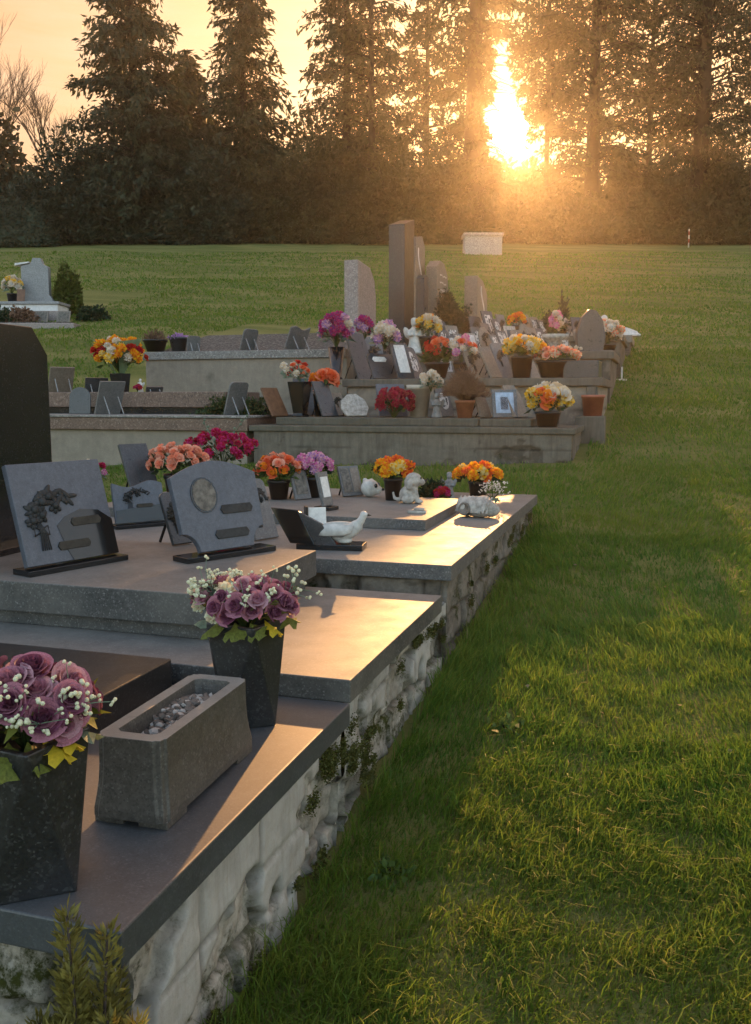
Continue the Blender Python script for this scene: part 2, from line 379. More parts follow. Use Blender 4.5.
# ------------------------------------------------------------------ lawn
def make_lawn():
    t = NT('turf'); n1 = t.noise(.55, 6, .65); n2 = t.noise(7, 6, .7); n3 = t.noise(45, 4, .8)
    c = t.mix(t.ramp(n1, [(.35, 0), (.65, 1)]), (.095, .125, .026), (.145, .16, .042))
    c = t.mix(t.ramp(n2, [(.4, 0), (.72, .7)]), c, (.21, .20, .06))
    c = t.mix(t.ramp(n3, [(.36, .7), (.55, 0)]), c, (.06, .08, .016))
    bands = t.noise(.5, 3, .5, co=t.mapped((.35, 2.6, .4), (0, 0, YAW)))
    c = t.mix(t.ramp(bands, [(.42, 0), (.60, .75)]), c, (.225, .205, .07))
    t.bump(t.mix(.5, n3, t.noise(14, 5, .8)), .9, .05)
    m = t.set(c, .85, .15)
    cs, sn = math.cos(YAW), math.sin(YAW)
    ds = np.concatenate([np.arange(-40, 0, 4), np.arange(0, 24, .25), np.arange(24, 62, 1), np.arange(62, 109, 4)])
    ls = np.concatenate([np.arange(-88, -16, 4), np.arange(-16, 12, .25), np.arange(12, 89, 4)])
    L, D = np.meshgrid(ls, ds); X = L*cs-D*sn; Y = L*sn+D*cs; Z = ground(X, Y)
    V = np.stack([X, Y, Z], -1).reshape(-1, 3); nl = len(ls); nd = len(ds)
    i, j = np.meshgrid(np.arange(nl-1), np.arange(nd-1)); a = (j*nl+i).ravel()
    me = npmesh('lawn', V, np.stack([a, a+1, a+nl+1, a+nl], -1), mats=[m]); me.polygons.foreach_set('use_smooth', [True]*len(me.polygons))
    o = link('lawn', me); tag(o, None, None, kind='structure'); o['label'] = 'sloping mown lawn of the cemetery'
make_lawn()

FOOT = [(-9, -.845, 1.25, 6.97), (-9.5, -.68, 9.16, 20.5), (-22, -15, 20, 25.5), (-.8, -.5, 10.4, 12.5)]
def make_grass():
    m = NT('grass_blade'); a = m.node('ShaderNodeAttribute', attribute_name='tint'); 
    big = m.noise(.7, 4, .6)
    c = m.ramp(a.outputs['Fac'], [(0, (.050, .118, .018)), (.35, (.088, .185, .024)), (.7, (.14, .232, .033)), (.93, (.24, .29, .05)), (1, (.30, .25, .11))])
    c = m.mix(m.ramp(big, [(.4, 0), (.66, .6)]), c, (.165, .215, .035))
    m.set(c, .55, .25)
    tr = m.node('ShaderNodeBsdfTranslucent'); m.l.new(c, tr.inputs['Color']); mx = m.node('ShaderNodeMixShader'); mx.inputs[0].default_value = .58
    m.l.new(m.bsdf.outputs[0], mx.inputs[1]); m.l.new(tr.outputs[0], mx.inputs[2]); m.l.new(mx.outputs[0], m.out.inputs['Surface'])
    cs, sn = math.cos(YAW), math.sin(YAW)
    Vs = []; T = []
    bins = [(.9, 2.2, 24000), (2.2, 3.2, 22000), (3.2, 4.6, 12000), (4.6, 6.5, 5500), (6.5, 9, 2600), (9, 13, 1300), (13, 18, 620), (18, 26, 300), (26, 34, 160), (34, 46, 60)]
    for d0, d1, den in bins:
        l0 = -d1*(.43 if d0 > 30 else .62)-1.6; l1 = d1*.46+1.6
        n = int((d1-d0)*(l1-l0)*den); D = rng.uniform(d0, d1, n); L = rng.uniform(l0, l1, n)
        k = (L > -D*(.43 if d0 > 30 else .62)-1.6) & (L < D*.46+1.6); D = D[k]; L = L[k]
        X = L*cs-D*sn; Y = L*sn+D*cs
        ok = np.ones(len(X), bool)
        for x0, x1, y0, y1 in FOOT: ok &= ~((X > x0) & (X < x1) & (Y > y0) & (Y < y1))
        clump = np.sin(X*9+np.sin(Y*7)*2)*np.sin(Y*8.3+np.cos(X*6.1)*2)+.6*np.sin(X*2.3+1)*np.sin(Y*2.9)
        ok &= rng.random(len(X)) < .72+.28*clump
        X, Y, D, clump = X[ok], Y[ok], D[ok], clump[ok]; n = len(X)
        wall = np.exp(-np.clip(X+.84, 0, 5)/.12)*((Y < 7.1) & (X > -.85))
        h = rng.gamma(9, .0050, n)*(1+.28*clump)*(1+1.0*wall)*(1+np.clip(D-8, 0, 30)*.01); h = np.clip(h, .015, .15)
        wd = np.maximum(.0030, .00105*D)*rng.uniform(.7, 1.4, n)
        az = rng.uniform(0, 2*PI, n); lean = h*rng.uniform(.15, 1.1, n)
        comb = .35*np.stack([np.sin(X*1.7+Y), np.cos(Y*1.3-X)], -1)
        dx = np.cos(az)*lean+comb[:, 0]*h; dy = np.sin(az)*lean+comb[:, 1]*h
        fa = rng.uniform(0, 2*PI, n); sx = np.cos(fa)*wd/2; sy = np.sin(fa)*wd/2; Z = ground(X, Y)-.004
        b0 = np.stack([X-sx, Y-sy, Z], -1); b1 = np.stack([X+sx, Y+sy, Z], -1)
        m0 = np.stack([X-sx*.8+dx*.35, Y-sy*.8+dy*.35, Z+h*.6], -1); m1 = np.stack([X+sx*.8+dx*.35, Y+sy*.8+dy*.35, Z+h*.6], -1)
        tp = np.stack([X+dx, Y+dy, Z+h*np.clip(1.05-.3*lean/h, .5, 1)], -1)
        Vs.append(np.stack([b0, b1, m1, m0, tp], 1).reshape(-1, 3))
        patch = np.sin(X*1.1+1.7*np.sin(Y*.8))*np.sin(Y*1.3+1.1*np.sin(X*.9)); ti = np.clip(rng.beta(2, 2.6, n)+.14*clump+.13*patch, 0, .92); sw = rng.random(n) < .003; ti[sw] = 1
        T.append(np.repeat(ti, 5))
    V = np.concatenate(Vs); n = len(V)//5; b = np.arange(n)*5
    F4 = np.stack([b, b+1, b+2, b+3], -1); F3 = np.stack([b+3, b+2, b+4], -1)
    o = link('grass', npmesh('grass', V, F4, F3, [m.m], np.concatenate(T))); tag(o, 'short lush lawn grass in loose tufts', None, kind='stuff')
    print('blades', n)
make_grass()

def litter():
    r = np.random.default_rng(12); n = 70; D = r.uniform(1.8, 9, n); L = r.uniform(-.42, .44, n)*D; X_ = L*math.cos(YAW)-D*math.sin(YAW); Y_ = L*math.sin(YAW)+D*math.cos(YAW)
    k = X_ > -.74; X_, Y_ = X_[k], Y_[k]; P = np.stack([X_, Y_, ground(X_, Y_)+r.uniform(.02, .05, len(X_))], -1); d = r.normal(size=P.shape)*np.array([1, 1, .3]); d /= np.linalg.norm(d, axis=1)[:, None]
    V = cards(P, d, .024, .016, 4); b = np.arange(len(P))*4
    tag(link('fallen_leaves', npmesh('fallen_leaves', V, np.stack([b, b+1, b+2, b+3], -1), mats=[M['dead_leaf']])), 'scattered dry pale fallen leaves in the lawn', None, kind='stuff')
leafmat('dead_leaf', (.24, .18, .10), .2, .4, 20); leafmat('weed_leaf', (.09, .15, .04), .3, .4, 20)

# ------------------------------------------------------------------ trees
AX0 = Vector((0, 0, EYE)); SU = Vector((math.cos(SUN_AZ), -math.sin(SUN_AZ), 0)); SV = SU.cross(SUN_DIR)
def sun_gap(P):                         # the opening between two crowns where the low sun stands
    d = P-np.array(AX0); u = d@np.array(SU); v = d@np.array(SV); al = d@np.array(SUN_DIR)
    edge = .25*np.sin(v*3.1+u)+.2*np.sin(v*7.3)
    w = np.where(v < -1.6, .8, np.where(v < .8, 1.15, np.where(v < 2.4, 1.15-(v-.8)*.42, .4)))
    w = np.where((v > 4.6) | (v < -3.1), -1, w)
    return (np.abs(u+.10+.12*v) < w+edge*.6) & (al > 20)
def cards(P, dirs, length, width, seed):
    r = np.random.default_rng(seed); n = len(P)
    side = np.cross(dirs, r.normal(size=(n, 3))); side /= np.linalg.norm(side, axis=1)[:, None]+1e-9
    nrm = np.cross(dirs, side)
    l = (length*r.uniform(.6, 1.4, n))[:, None]; w = (width*r.uniform(.6, 1.4, n))[:, None]
    a = P; b = P+dirs*l*.45+side*w*.5+nrm*w*.25; c = P+dirs*l; d = P+dirs*l*.45-side*w*.5+nrm*w*.25
    return np.stack([a, b, c, d], 1).reshape(-1, 3)
litter()
def foliage(name, V, mat, parent, gap=True):
    C = V.reshape(-1, 4, 3)
    if gap: C = C[~sun_gap(C.mean(1))]
    V = C.reshape(-1, 3)-np.array(parent.location); b = np.arange(len(C))*4
    return link(name, npmesh(name, V, np.stack([b, b+1, b+2, b+3], -1), mats=[mat]), parent)
def conifer(label, px, D, H, rad, nbr, cardn, L, W, mat, seed, trunk_r=.35, lean=0, low=.05, group=None, bare=.0, trunks=1, name='conifer_tree'):
    r = np.random.default_rng(seed); d = ray(px); d = Vector((d.x, d.y, 0)); d *= D/d.dot(Vector((-math.sin(YAW), math.cos(YAW), 0)))
    x, y = d.x, d.y; z = gz(x, y)-.15; root = thing(name, label, 'tree', (x, y, z), 0, group)
    tk = MB(); P = []; DI = []; lm = MB()
    tk.tube([(0, 0, 0), (.1*lean, .05, H*.3), (.2*lean, 0, H*.65), (.25*lean, .05, H)], trunk_r, .05, 8)
    for k in range(nbr):
        f = low+(1-low)*(k+r.random())/nbr; az = r.uniform(0, 2*PI); rr = np.interp(f, *rad)*r.uniform(.62, 1.12)
        up = r.uniform(-.05, .35)*(1-f)+.25*f
        base = np.array([.25*lean*f, 0, f*H]); tip = base+np.array([math.cos(az)*rr, math.sin(az)*rr, rr*(up-.25)])
        m2 = (base+tip)/2+np.array([0, 0, rr*.16])
        lm.tube([base, m2, tip], .012*rr+.02, .008, 4)
        n = max(4, int(cardn*rr/3)); s = r.uniform(bare, 1, n)**.75
        q = (1-s)[:, None]**2*base+2*(s*(1-s))[:, None]*m2+(s**2)[:, None]*tip
        q += r.normal(size=(n, 3))*np.array([.26, .26, .2])*(.4+.3*rr/3)
        out = np.array([math.cos(az), math.sin(az), 0]); dd = out*.55+r.normal(size=(n, 3))*.55+np.array([0, 0, -.75]); dd /= np.linalg.norm(dd, axis=1)[:, None]
        P.append(q); DI.append(dd)
    tk.build('trunk', M['bark_far'], root, True); lm.build('limb', M['bark_far'], root)
    P = np.concatenate(P)+np.array([x, y, z]); DI = np.concatenate(DI)
    foliage('crown', cards(P, DI, L, W, seed+1), mat, root); return root
G = 'tall trees along the far edge of the lawn'
full = ((0, .1, .42, .70, 1), (3.3, 3.9, 3.4, 1.9, .3)); slim = ((0, .1, .45, .72, 1), (2.6, 2.9, 2.5, 1.35, .25)); broad = ((0, .2, .45, .8, 1), (2.6, 3.6, 4.4, 3.6, .9))
conifer('dense dark conifer with drooping sprays, the farthest left of the tall trees', 143, 55, 21, full, 360, 74, .42, .14, M['conifer_dark'], 11, .4, group=G)
conifer('narrower dark conifer with pale gaps, second tall tree from the left', 248, 56, 20, slim, 340, 70, .42, .14, M['conifer_dark'], 12, .38, group=G)
conifer('thin-crowned tree with dark straight trunk behind the rounded grey stele', 347, 57, 23, ((0, .2, .5, .8, 1), (2.4, 2.6, 2.6, 2.2, .6)), 260, 52, .40, .14, M['conifer_olive'], 13, .36, .4, group=G, bare=.15)
conifer('slender sparse tree with bare lower trunk, left of the tree beside the sun', 372, 55, 22, ((0, .2, .5, .8, 1), (1.8, 2.3, 2.6, 2.2, .6)), 240, 50, .40, .14, M['conifer_olive'], 14, .30, -.3, group=G, bare=.15)
conifer('stout-trunked tree with sparse leaves immediately left of the low sun', 470, 54, 23, ((0, .2, .5, .8, 1), (2.2, 2.6, 3.0, 2.6, .8)), 320, 60, .38, .14, M['conifer_olive'], 15, .78, .2, group=G, bare=.05)
conifer('leafy tree with dark trunk immediately right of the low sun', 586, 55, 23, broad, 320, 42, .35, .13, M['conifer_olive'], 16, .52, -.2, low=.16, group=G, bare=.12)
conifer('tall leafy tree with wide trunk behind the marker post', 690, 54, 23, broad, 330, 46, .36, .13, M['conifer_olive'], 17, .62, .2, group=G, bare=.1)
conifer('tall leafy tree cut off at the far right edge', 775, 55, 22, broad, 320, 48, .36, .13, M['conifer_dark'], 18, .5, group=G)
conifer('sparse tree standing farther back, seen between the sun and its left neighbour', 425, 63, 20, slim, 240, 48, .40, .15, M['conifer_olive'], 19, .22, group=G, bare=.2)
conifer('sparse tree standing farther back, right of the sun between two dark trunks', 640, 64, 22, broad, 220, 36, .38, .14, M['conifer_olive'], 20, .26, group=G, bare=.2)
conifer('slender sparse tree with leaves high above the sun, behind the stout trunk', 541, 61, 22, ((0, .2, .5, .8, 1), (1.6, 2.2, 2.9, 2.4, .6)), 240, 52, .38, .14, M['conifer_olive'], 23, .2, low=.3, group=G, bare=.1)
conifer('conifer filling the gap behind the two leftmost tall conifers', 195, 62, 12, full, 220, 46, .6, .24, M['conifer_dark'], 21, .3, group=G)

def shrub(name, label, cat, px, D, rx, rz, n, L, W, mat, seed, group=None, ry=None, loc=None, gap=True, droop=-.25, core=True, lump=.25, power=.33):
    r = np.random.default_rng(seed)
    if loc is None:
        d = ray(px); d = Vector((d.x, d.y, 0)); d *= D/d.dot(Vector((-math.sin(YAW), math.cos(YAW), 0))); loc = (d.x, d.y, gz(d.x, d.y)-.05)
    root = thing(name, label, cat, loc, 0, group)
    ry = ry or rx; u = r.normal(size=(n, 3)); u /= np.linalg.norm(u, axis=1)[:, None]; u[:, 2] = np.abs(u[:, 2])*1.0-.12*(r.random(n))
    ph = r.uniform(0, 6, 4)
    bumpy = 1+lump*(np.sin(u[:, 0]*6+ph[0])*np.sin(u[:, 2]*5+ph[1])+.6*np.sin(u[:, 1]*9+ph[2])*np.sin(u[:, 2]*8+ph[3]))
    rad = (r.random(n)**power*bumpy)[:, None]
    q = u*rad*np.array([rx, ry, rz]); q[:, 2] = np.maximum(q[:, 2], .02)
    dd = u*.6+r.normal(size=(n, 3))*.6+np.array([0, 0, droop]); dd /= np.linalg.norm(dd, axis=1)[:, None]
    foliage('foliage', cards(q+np.array(loc), dd, L, W, seed+1), mat, root, gap)
    st = MB()
    for k in range(5):
        a = r.uniform(0, 6.28); st.tube([(0, 0, 0), (math.cos(a)*rx*.25, math.sin(a)*ry*.25, rz*.45), (math.cos(a)*rx*.45, math.sin(a)*ry*.45, rz*.8)], .02*rx+.003, .004*rx+.001, 4)
    st.build('stem', M['bark_far'], root); return root
GB = 'bushes under the tall trees'
bl = [('rounded dark bush behind the hedge at the far left', 62, 3.2, 4.2, 0), ('dark bush under the leftmost tall conifer, left side', 108, 3, 3.9, 0), ('dark bush at the foot of the leftmost conifer, right side', 172, 3, 4.3, 0),
      ('dark bush between the two dense conifers', 214, 2.8, 4.0, 0), ('olive bush right of the narrower conifer', 285, 3.2, 4.4, 1), ('olive bush behind the rounded grey stele', 330, 3.2, 4.2, 1),
      ('hazy bush behind the tall black stele', 398, 3.2, 4.3, 1), ('golden hazy bush left of the box tomb', 440, 3, 3.9, 2), ('golden glowing bush right below the sun', 512, 3.2, 2.2, 2),
      ('golden hazy bush right of the sun', 560, 3, 1.9, 2), ('amber bush with pale leaves behind the right lawn', 615, 2.9, 2.3, 2), ('olive bush left of the marker post', 655, 2.8, 3.2, 1), ('olive bush right of the marker post', 715, 3, 4.0, 1), ('olive bush at the right edge of the lawn', 770, 3, 4.2, 1)]
for i, (lb, px, rx, rz, k) in enumerate(bl):
    shrub('bush', lb, 'bush', px, 53.2+(i % 3)*.9, rx, rz*1.25, 10500, .34, .13, [M['hedge_leaf'], M['shrub_far'], M['shrub_far']][k], 40+i, GB, ry=2.2)
for i, (px, h) in enumerate(((130, 7), (235, 7), (305, 6.5), (365, 6.5), (470, 4.6), (545, 2.4), (610, 2.8), (690, 4.4))):
    lbs = ['overgrown thicket behind the leftmost conifer', 'overgrown thicket behind the second conifer', 'thicket seen between the second conifer and the thin twin trunks', 'thicket behind the thin twin trunks', 'thicket behind the stout trunk left of the sun', 'low thicket right of the sun', 'thicket between the two dark trunks right of the sun', 'thicket behind the wide trunk at right']
    shrub('thicket', lbs[i], 'thicket', px, 60, 4.6, h*1.15, 8500, .42, .17, M['shrub_far' if i > 2 else 'conifer_dark'], 70+i, 'thickets behind the tree trunks', ry=2)
for i, (px, top, lb) in enumerate(((458, 26.6, 'distant tree on the hill behind the stout trunk'), (510, 25.3, 'distant tree on the hill straight below the sun'), (536, 25.2, 'distant tree on the hill just right of the sun'), (567, 25.0, 'distant tree on the hill farther right of the sun'), (625, 26.4, 'distant tree on the hill between the right trunks'), (486, 25.2, 'distant tree on the hill just left of the sun'))):
    d = ray(px); d = Vector((d.x, d.y, 0)); d *= 95/d.dot(Vector((-math.sin(YAW), math.cos(YAW), 0)))
    shrub('distant_tree', lb, 'tree', px, 95, 4.6, (top+(1.3 if i in (1, 2, 3, 5) else .5)-gz(d.x, d.y))/1.06, 5200, .7, .4, M['shrub_far'], 120+i, 'trees on the hill crest', gap=False, lump=.06)
# clipped hedge at the far left
def hedge():
    p0 = row(-60, 50, 0); d = ray(15); d = Vector((d.x, d.y, 0)); d *= 50.5/d.dot(Vector((-math.sin(YAW), math.cos(YAW), 0)))
    root = thing('clipped_hedge', 'long clipped dark hedge with flat top at far left', 'hedge', (d.x, d.y, gz(d.x, d.y)-.1), YAW)
    n = 16000; r = np.random.default_rng(5); q = r.uniform(-1, 1, (n, 3)); ax = r.integers(0, 3, n); sg = np.sign(r.normal(size=n))
    q[np.arange(n), ax] = sg*r.uniform(.9, 1.0, n); q = q*np.array([3.6, .9, 1.15])+np.array([-.9, 0, 1.2]); q[:, 2] = np.abs(q[:, 2])
    c, s = math.cos(YAW), math.sin(YAW); w = np.stack([q[:, 0]*c-q[:, 1]*s, q[:, 0]*s+q[:, 1]*c, q[:, 2]], -1)
    dd = r.normal(size=(n, 3)); dd /= np.linalg.norm(dd, axis=1)[:, None]
    V = cards(q, dd, .18, .10, 6); b = np.arange(n)*4
    link('foliage', npmesh('hedge_foliage', V, np.stack([b, b+1, b+2, b+3], -1), mats=[M['hedge_leaf']]), root)
    MB().box(-4.4, 2.6, -.82, .82, 0, 2.26).build('twigs', M['hedge_leaf'], root, bevel=.12)
hedge()
shrub('evergreen_tree', 'dark round evergreen tree above the hedge at far left', 'tree', 8, 58, 2.6, 7.6, 5200, .5, .26, M['hedge_leaf'], 91)
for i, (x, y, r_, lb) in enumerate(((-.66, 2.3, .06, 'patch of broad-leaved weeds in the lawn beside the nearest wall'), (-.5, 3.3, .07, 'weed rosette in the shaded lawn beside the second tomb'))):
    shrub('weed', lb, 'plant', 0, 0, r_, .04, 45, .032, .02, M['weed_leaf'], 140+i, 'weeds in the lawn', loc=(x, y, gz(x, y)), gap=False, droop=.15)
def bare_tree(label, px, D, H, seed, spread):
    r = random.Random(seed); d = ray(px); d = Vector((d.x, d.y, 0)); d *= D/d.dot(Vector((-math.sin(YAW), math.cos(YAW), 0)))
    root = thing('bare_tree', label, 'tree', (d.x, d.y, gz(d.x, d.y)-.1), 0, 'leafless trees at the far left')
    tr = MB(); cr = MB(); tr.tube([(0, 0, 0), (.1, 0, H*.25), (0, .1, H*.45)], .2, .12, 7)
    def grow(p, dirn, l, rad, lev):
        q = p+dirn*l*.5+Vector((r.uniform(-1, 1), r.uniform(-1, 1), r.uniform(-.4, 1)))*l*.06; e = p+dirn*l
        cr.tube([p, q, e], rad, rad*.6, 4)
        if lev == 0: return
        for k in range(r.choice((3, 3, 4))):
            nd = (dirn+Vector((r.uniform(-1, 1), r.uniform(-1, 1), r.uniform(-.25, .9)))*spread).normalized()
            grow(p+dirn*l*r.uniform(.45, 1), nd, l*r.uniform(.55, .8), rad*.6, lev-1)
    for k in range(5): grow(Vector((0, 0, H*(.3+.04*k))), Vector((math.cos(k*1.3)*.4, math.sin(k*1.3)*.4, 1)).normalized(), H*.27, .07, 4)
    tr.build('trunk', M['bark'], root, True); cr.build('crown', M['twig'], root)
bare_tree('leafless tree with spreading fine branches at the far left edge', 4, 66, 13.5, 3, .48)
bare_tree('leafless tree with fan of thin branches left of the tall conifers', 58, 66, 10.5, 4, .48)

# ------------------------------------------------------------------ flowers
def rose_mesh(name, mats, seed, petals=22, nu=5, nv=4, openness=1.0):
    r = random.Random(seed); mb = MB()
    for k in range(petals):
        t = k/(petals-1); az = k*2.39996+r.uniform(-.2, .2); R0 = .10+.80*t**1.1*openness; Hh = .95-.42*t; half = (1.25-.42*t)
        curl = .05+.34*t**1.4; vs = []
        for j in range(nv+1):
            v = j/nv
            for i in range(nu+1):
                u = -1+2*i/nu; edge = 1-.30*abs(u)**3
                rr = R0*(.28+.72*v**.55)+curl*max(0, v-.55)**1.5*2.2+.03*math.sin(u*4+k)*v
                a = az+u*half*(.55+.45*v**.5)
                vs.append((rr*math.cos(a), rr*math.sin(a), Hh*v*edge-curl*.55*max(0, v-.7)*2.2-.25*t*(1-v)+.02*math.sin(u*5+k*2)*v))
        w = nu+1; fs = [(j*w+i, j*w+i+1, (j+1)*w+i+1, (j+1)*w+i) for j in range(nv) for i in range(nu)]
        mb.add(vs, fs, 0 if (len(mats) == 1 or t > .4 and k % 3) else 1)
    mb.ball((0, 0, .1), (.5*openness, .5*openness, .3), 8, 5, len(mats)-1)
    return mb.mesh(name, mats, True)
def pom_mesh(name, mats, seed, n=46, length=.55, width=.26, hemi=.25):
    r = random.Random(seed); mb = MB(); mb.ball((0, 0, 0), .52, 8, 6, len(mats)-1)
    for k in range(n):
        f = (k+.5)/n; z = 1-f*(1+hemi); s = math.sqrt(max(0, 1-z*z)); a = k*2.39996
        d = Vector((s*math.cos(a), s*math.sin(a), z)); t = d.orthogonal().normalized(); t = Matrix.Rotation(r.uniform(0, 6.28), 3, d) @ t; b = d.cross(t)
        l = length*r.uniform(.8, 1.2); w = width*r.uniform(.8, 1.2); p = d*.45
        mb.add([p-t*w*.4, p+t*w*.4, p+d*l*.7+t*w+b*.1, p+d*l+b*.02, p+d*l*.7-t*w+b*.1], [(0, 1, 2, 3, 4)], k % len(mats))
    return mb.mesh(name, mats)
BL = {}
def P_(*names): return [PET[n] for n in names]
BL['rose_big'] = rose_mesh('mauve_rose', P_('mauve', 'plum'), 1, 24, 6, 5)
BL['rose_big_b'] = rose_mesh('mauve_rose_open', P_('mauve_light', 'mauve'), 2, 20, 6, 5, 1.1)
for nm, c in dict(rose_mauve=('mauve', 'plum'), rose_mauve_light=('mauve_light', 'mauve'), rose_peach=('peach', 'peach_pale'), rose_peach2=('peach_pale', 'peach'), rose_red=('red', 'red'), rose_or=('orange_red', 'orange'), rose_crim=('hydrangea_red', 'crimson'), rose_coral=('coral', 'orange_red'), rose_cream=('cream', 'white')).items():
    BL[nm] = rose_mesh(nm, P_(*c), len(nm), 12, 3, 3)
for nm, c in dict(pom_yellow=('yellow', 'orange'), pom_orange=('orange', 'orange_red'), pom_gold=('yellow', 'yellow_pale'), pom_pink=('pink', 'pink_pale'), pom_mag=('magenta', 'crimson'), pom_crim=('crimson', 'magenta'), pom_peach=('peach', 'cream'), pom_white=('white', 'cream'), pom_cream=('cream', 'gyps'), pom_lilac=('lilac', 'pink_pale'), pom_purple=('purple', 'magenta'), pom_red=('red', 'crimson'), pom_hyd=('hydrangea_red', 'crimson')).items():
    BL[nm] = pom_mesh(nm, P_(*c), len(nm)*3, 34)
def leaf_mesh(name, mat, lobes=3, n=7):
    mb = MB(); pts = []
    for i in range(n*2+1):
        t = i/(n*2); a = -PI*.93+t*2*PI*.93; rr = .5*(1+.28*math.cos(a*lobes*2))*(1-.25*math.cos(a)); pts.append((rr*math.sin(a)*.8, .5+rr*math.cos(a)*.9, -.25*abs(math.sin(a))*rr+.1*math.sin(a*5)))
    mb.add([(0, 0, 0), (0, .5, .08)]+pts, [(1, 2+i, 3+i) for i in range(len(pts)-1)]+[(1, 0, 2), (1, 2+len(pts)-1, 0)])
    return mb.mesh(name, mat, True)
LEAF = {k: leaf_mesh('leaf_'+k, M[v]) for k, v in dict(olive='leaf_olive', yellow='leaf_yellow', dark='leaf_dark', sage='leaf_sage', green='leaf_green').items()}
def sprig_mesh(name, stemmat, budmat, seed, n=9, h=1):
    r = random.Random(seed); mb = MB()
    mb.tube([(0, 0, 0), (.03, 0, h*.4), (0, .03, h*.75)], .018, .01, 4)
    for k in range(n):
        p = Vector((r.uniform(-.28, .28), r.uniform(-.28, .28), h*r.uniform(.6, 1.05))); q = Vector((0, .02, h*r.uniform(.35, .7)))
        mb.tube([q, (p+q)/2+Vector((0, 0, .03)), p], .009, .006, 3)
        for j in range(3): mb.ball(p+Vector((r.uniform(-.05, .05), r.uniform(-.05, .05), r.uniform(-.03, .05))), r.uniform(.022, .04), 6, 4, 1)
    return mb.mesh(name, [stemmat, budmat])
SPRIG = sprig_mesh('filler_sprig', M['leaf_sage'], PET['gyps'], 3)
SPRIG2 = sprig_mesh('white_spray', M['leaf_green'], PET['white'], 5, 7)
def aim(d, roll=0): return (Vector(d).to_track_quat('Z', 'Y').to_matrix() @ Matrix.Rotation(roll, 3, 'Z')).to_euler()
def bouquet(name, label, loc, rx, rz, blooms, n, size, seed, group=None, cat='flowers', leaf='leaf_green', leaves=70, leafsize=None, front=None, sprigs=0, bigleaves=None, rise=.55, ry=None, jitter=.12, lean=(0, 0), cup=False):
    """blossoms on an uneven dome; loc = where the stems enter the vase"""
    r = random.Random(seed); root = thing(name, label, cat, loc, 0, group); ry = ry or rx
    stems = MB(); c = Vector((lean[0], lean[1], rz*rise*.6))
    for k in range(n):
        f = (k+.5)/n; z = 1-f*1.18; s = math.sqrt(max(0, 1-z*z)); a = k*2.39996+r.uniform(-.25, .25)
        d = Vector((s*math.cos(a), s*math.sin(a), z)); p = c+Vector((d.x*rx, d.y*ry, d.z*rz*.62+rz*.2))*(1+r.uniform(-jitter, jitter))
        bl = blooms[k % len(blooms)] if len(blooms) < 4 else r.choice(blooms)
        dd = (d+Vector((0, -.25, .25))+Vector((r.uniform(-.3, .3), r.uniform(-.3, .3), r.uniform(-.2, .3)))).normalized()
        link('blossom', BL[bl], root, p-dd*size*.3, aim(dd, r.uniform(0, 6)), scale=size*r.uniform(.8, 1.15))
        stems.tube([(0, 0, -.02), (p.x*.3, p.y*.3, p.z*.5), p-dd*size*.2], max(.002, size*.05), None, 4)
    stems.build('stem', M['leaf_green'], root)
    ls = leafsize or size*1.0; P = []; D = []
    for k in range(leaves):
        a = r.uniform(0, 2*PI); q = r.random()**.5; z = r.uniform(-.25, .7)
        P.append((c.x+math.cos(a)*rx*.85*q, c.y+math.sin(a)*ry*.85*q, c.z+rz*z*.55)); d = Vector((math.cos(a)*.8+r.uniform(-.4, .4), math.sin(a)*.8+r.uniform(-.4, .4), r.uniform(-.5, .8))).normalized(); D.append(tuple(d))
    if leaves:
        V = cards(np.array(P), np.array(D), ls*1.3, ls*.7, seed); b = np.arange(len(P))*4
        link('foliage', npmesh('bouquet_foliage', V, np.stack([b, b+1, b+2, b+3], -1), mats=[M[leaf]]), root)
    for k in range(sprigs):
        a = r.uniform(0, 2*PI); d = Vector((math.cos(a)*.7, math.sin(a)*.7, r.uniform(.3, 1))).normalized()
        link('filler_sprig', SPRIG, root, (d.x*rx*.35, d.y*ry*.35, rz*.25), aim(d, r.uniform(0, 6)), scale=(rx*1.15)*r.uniform(.8, 1.15))
    for (lk, a, down, sc) in (bigleaves or []):
        d = Vector((math.cos(a), math.sin(a), down))
        e = Matrix.Rotation(a-PI/2, 3, 'Z') @ Matrix.Rotation(down, 3, 'X') @ Matrix.Rotation(r.uniform(-.5, .5), 3, 'Y')
        link('leaf', LEAF[lk], root, (math.cos(a)*rx*.62, math.sin(a)*ry*.62, .018), e.to_euler(), scale=sc)
    return root

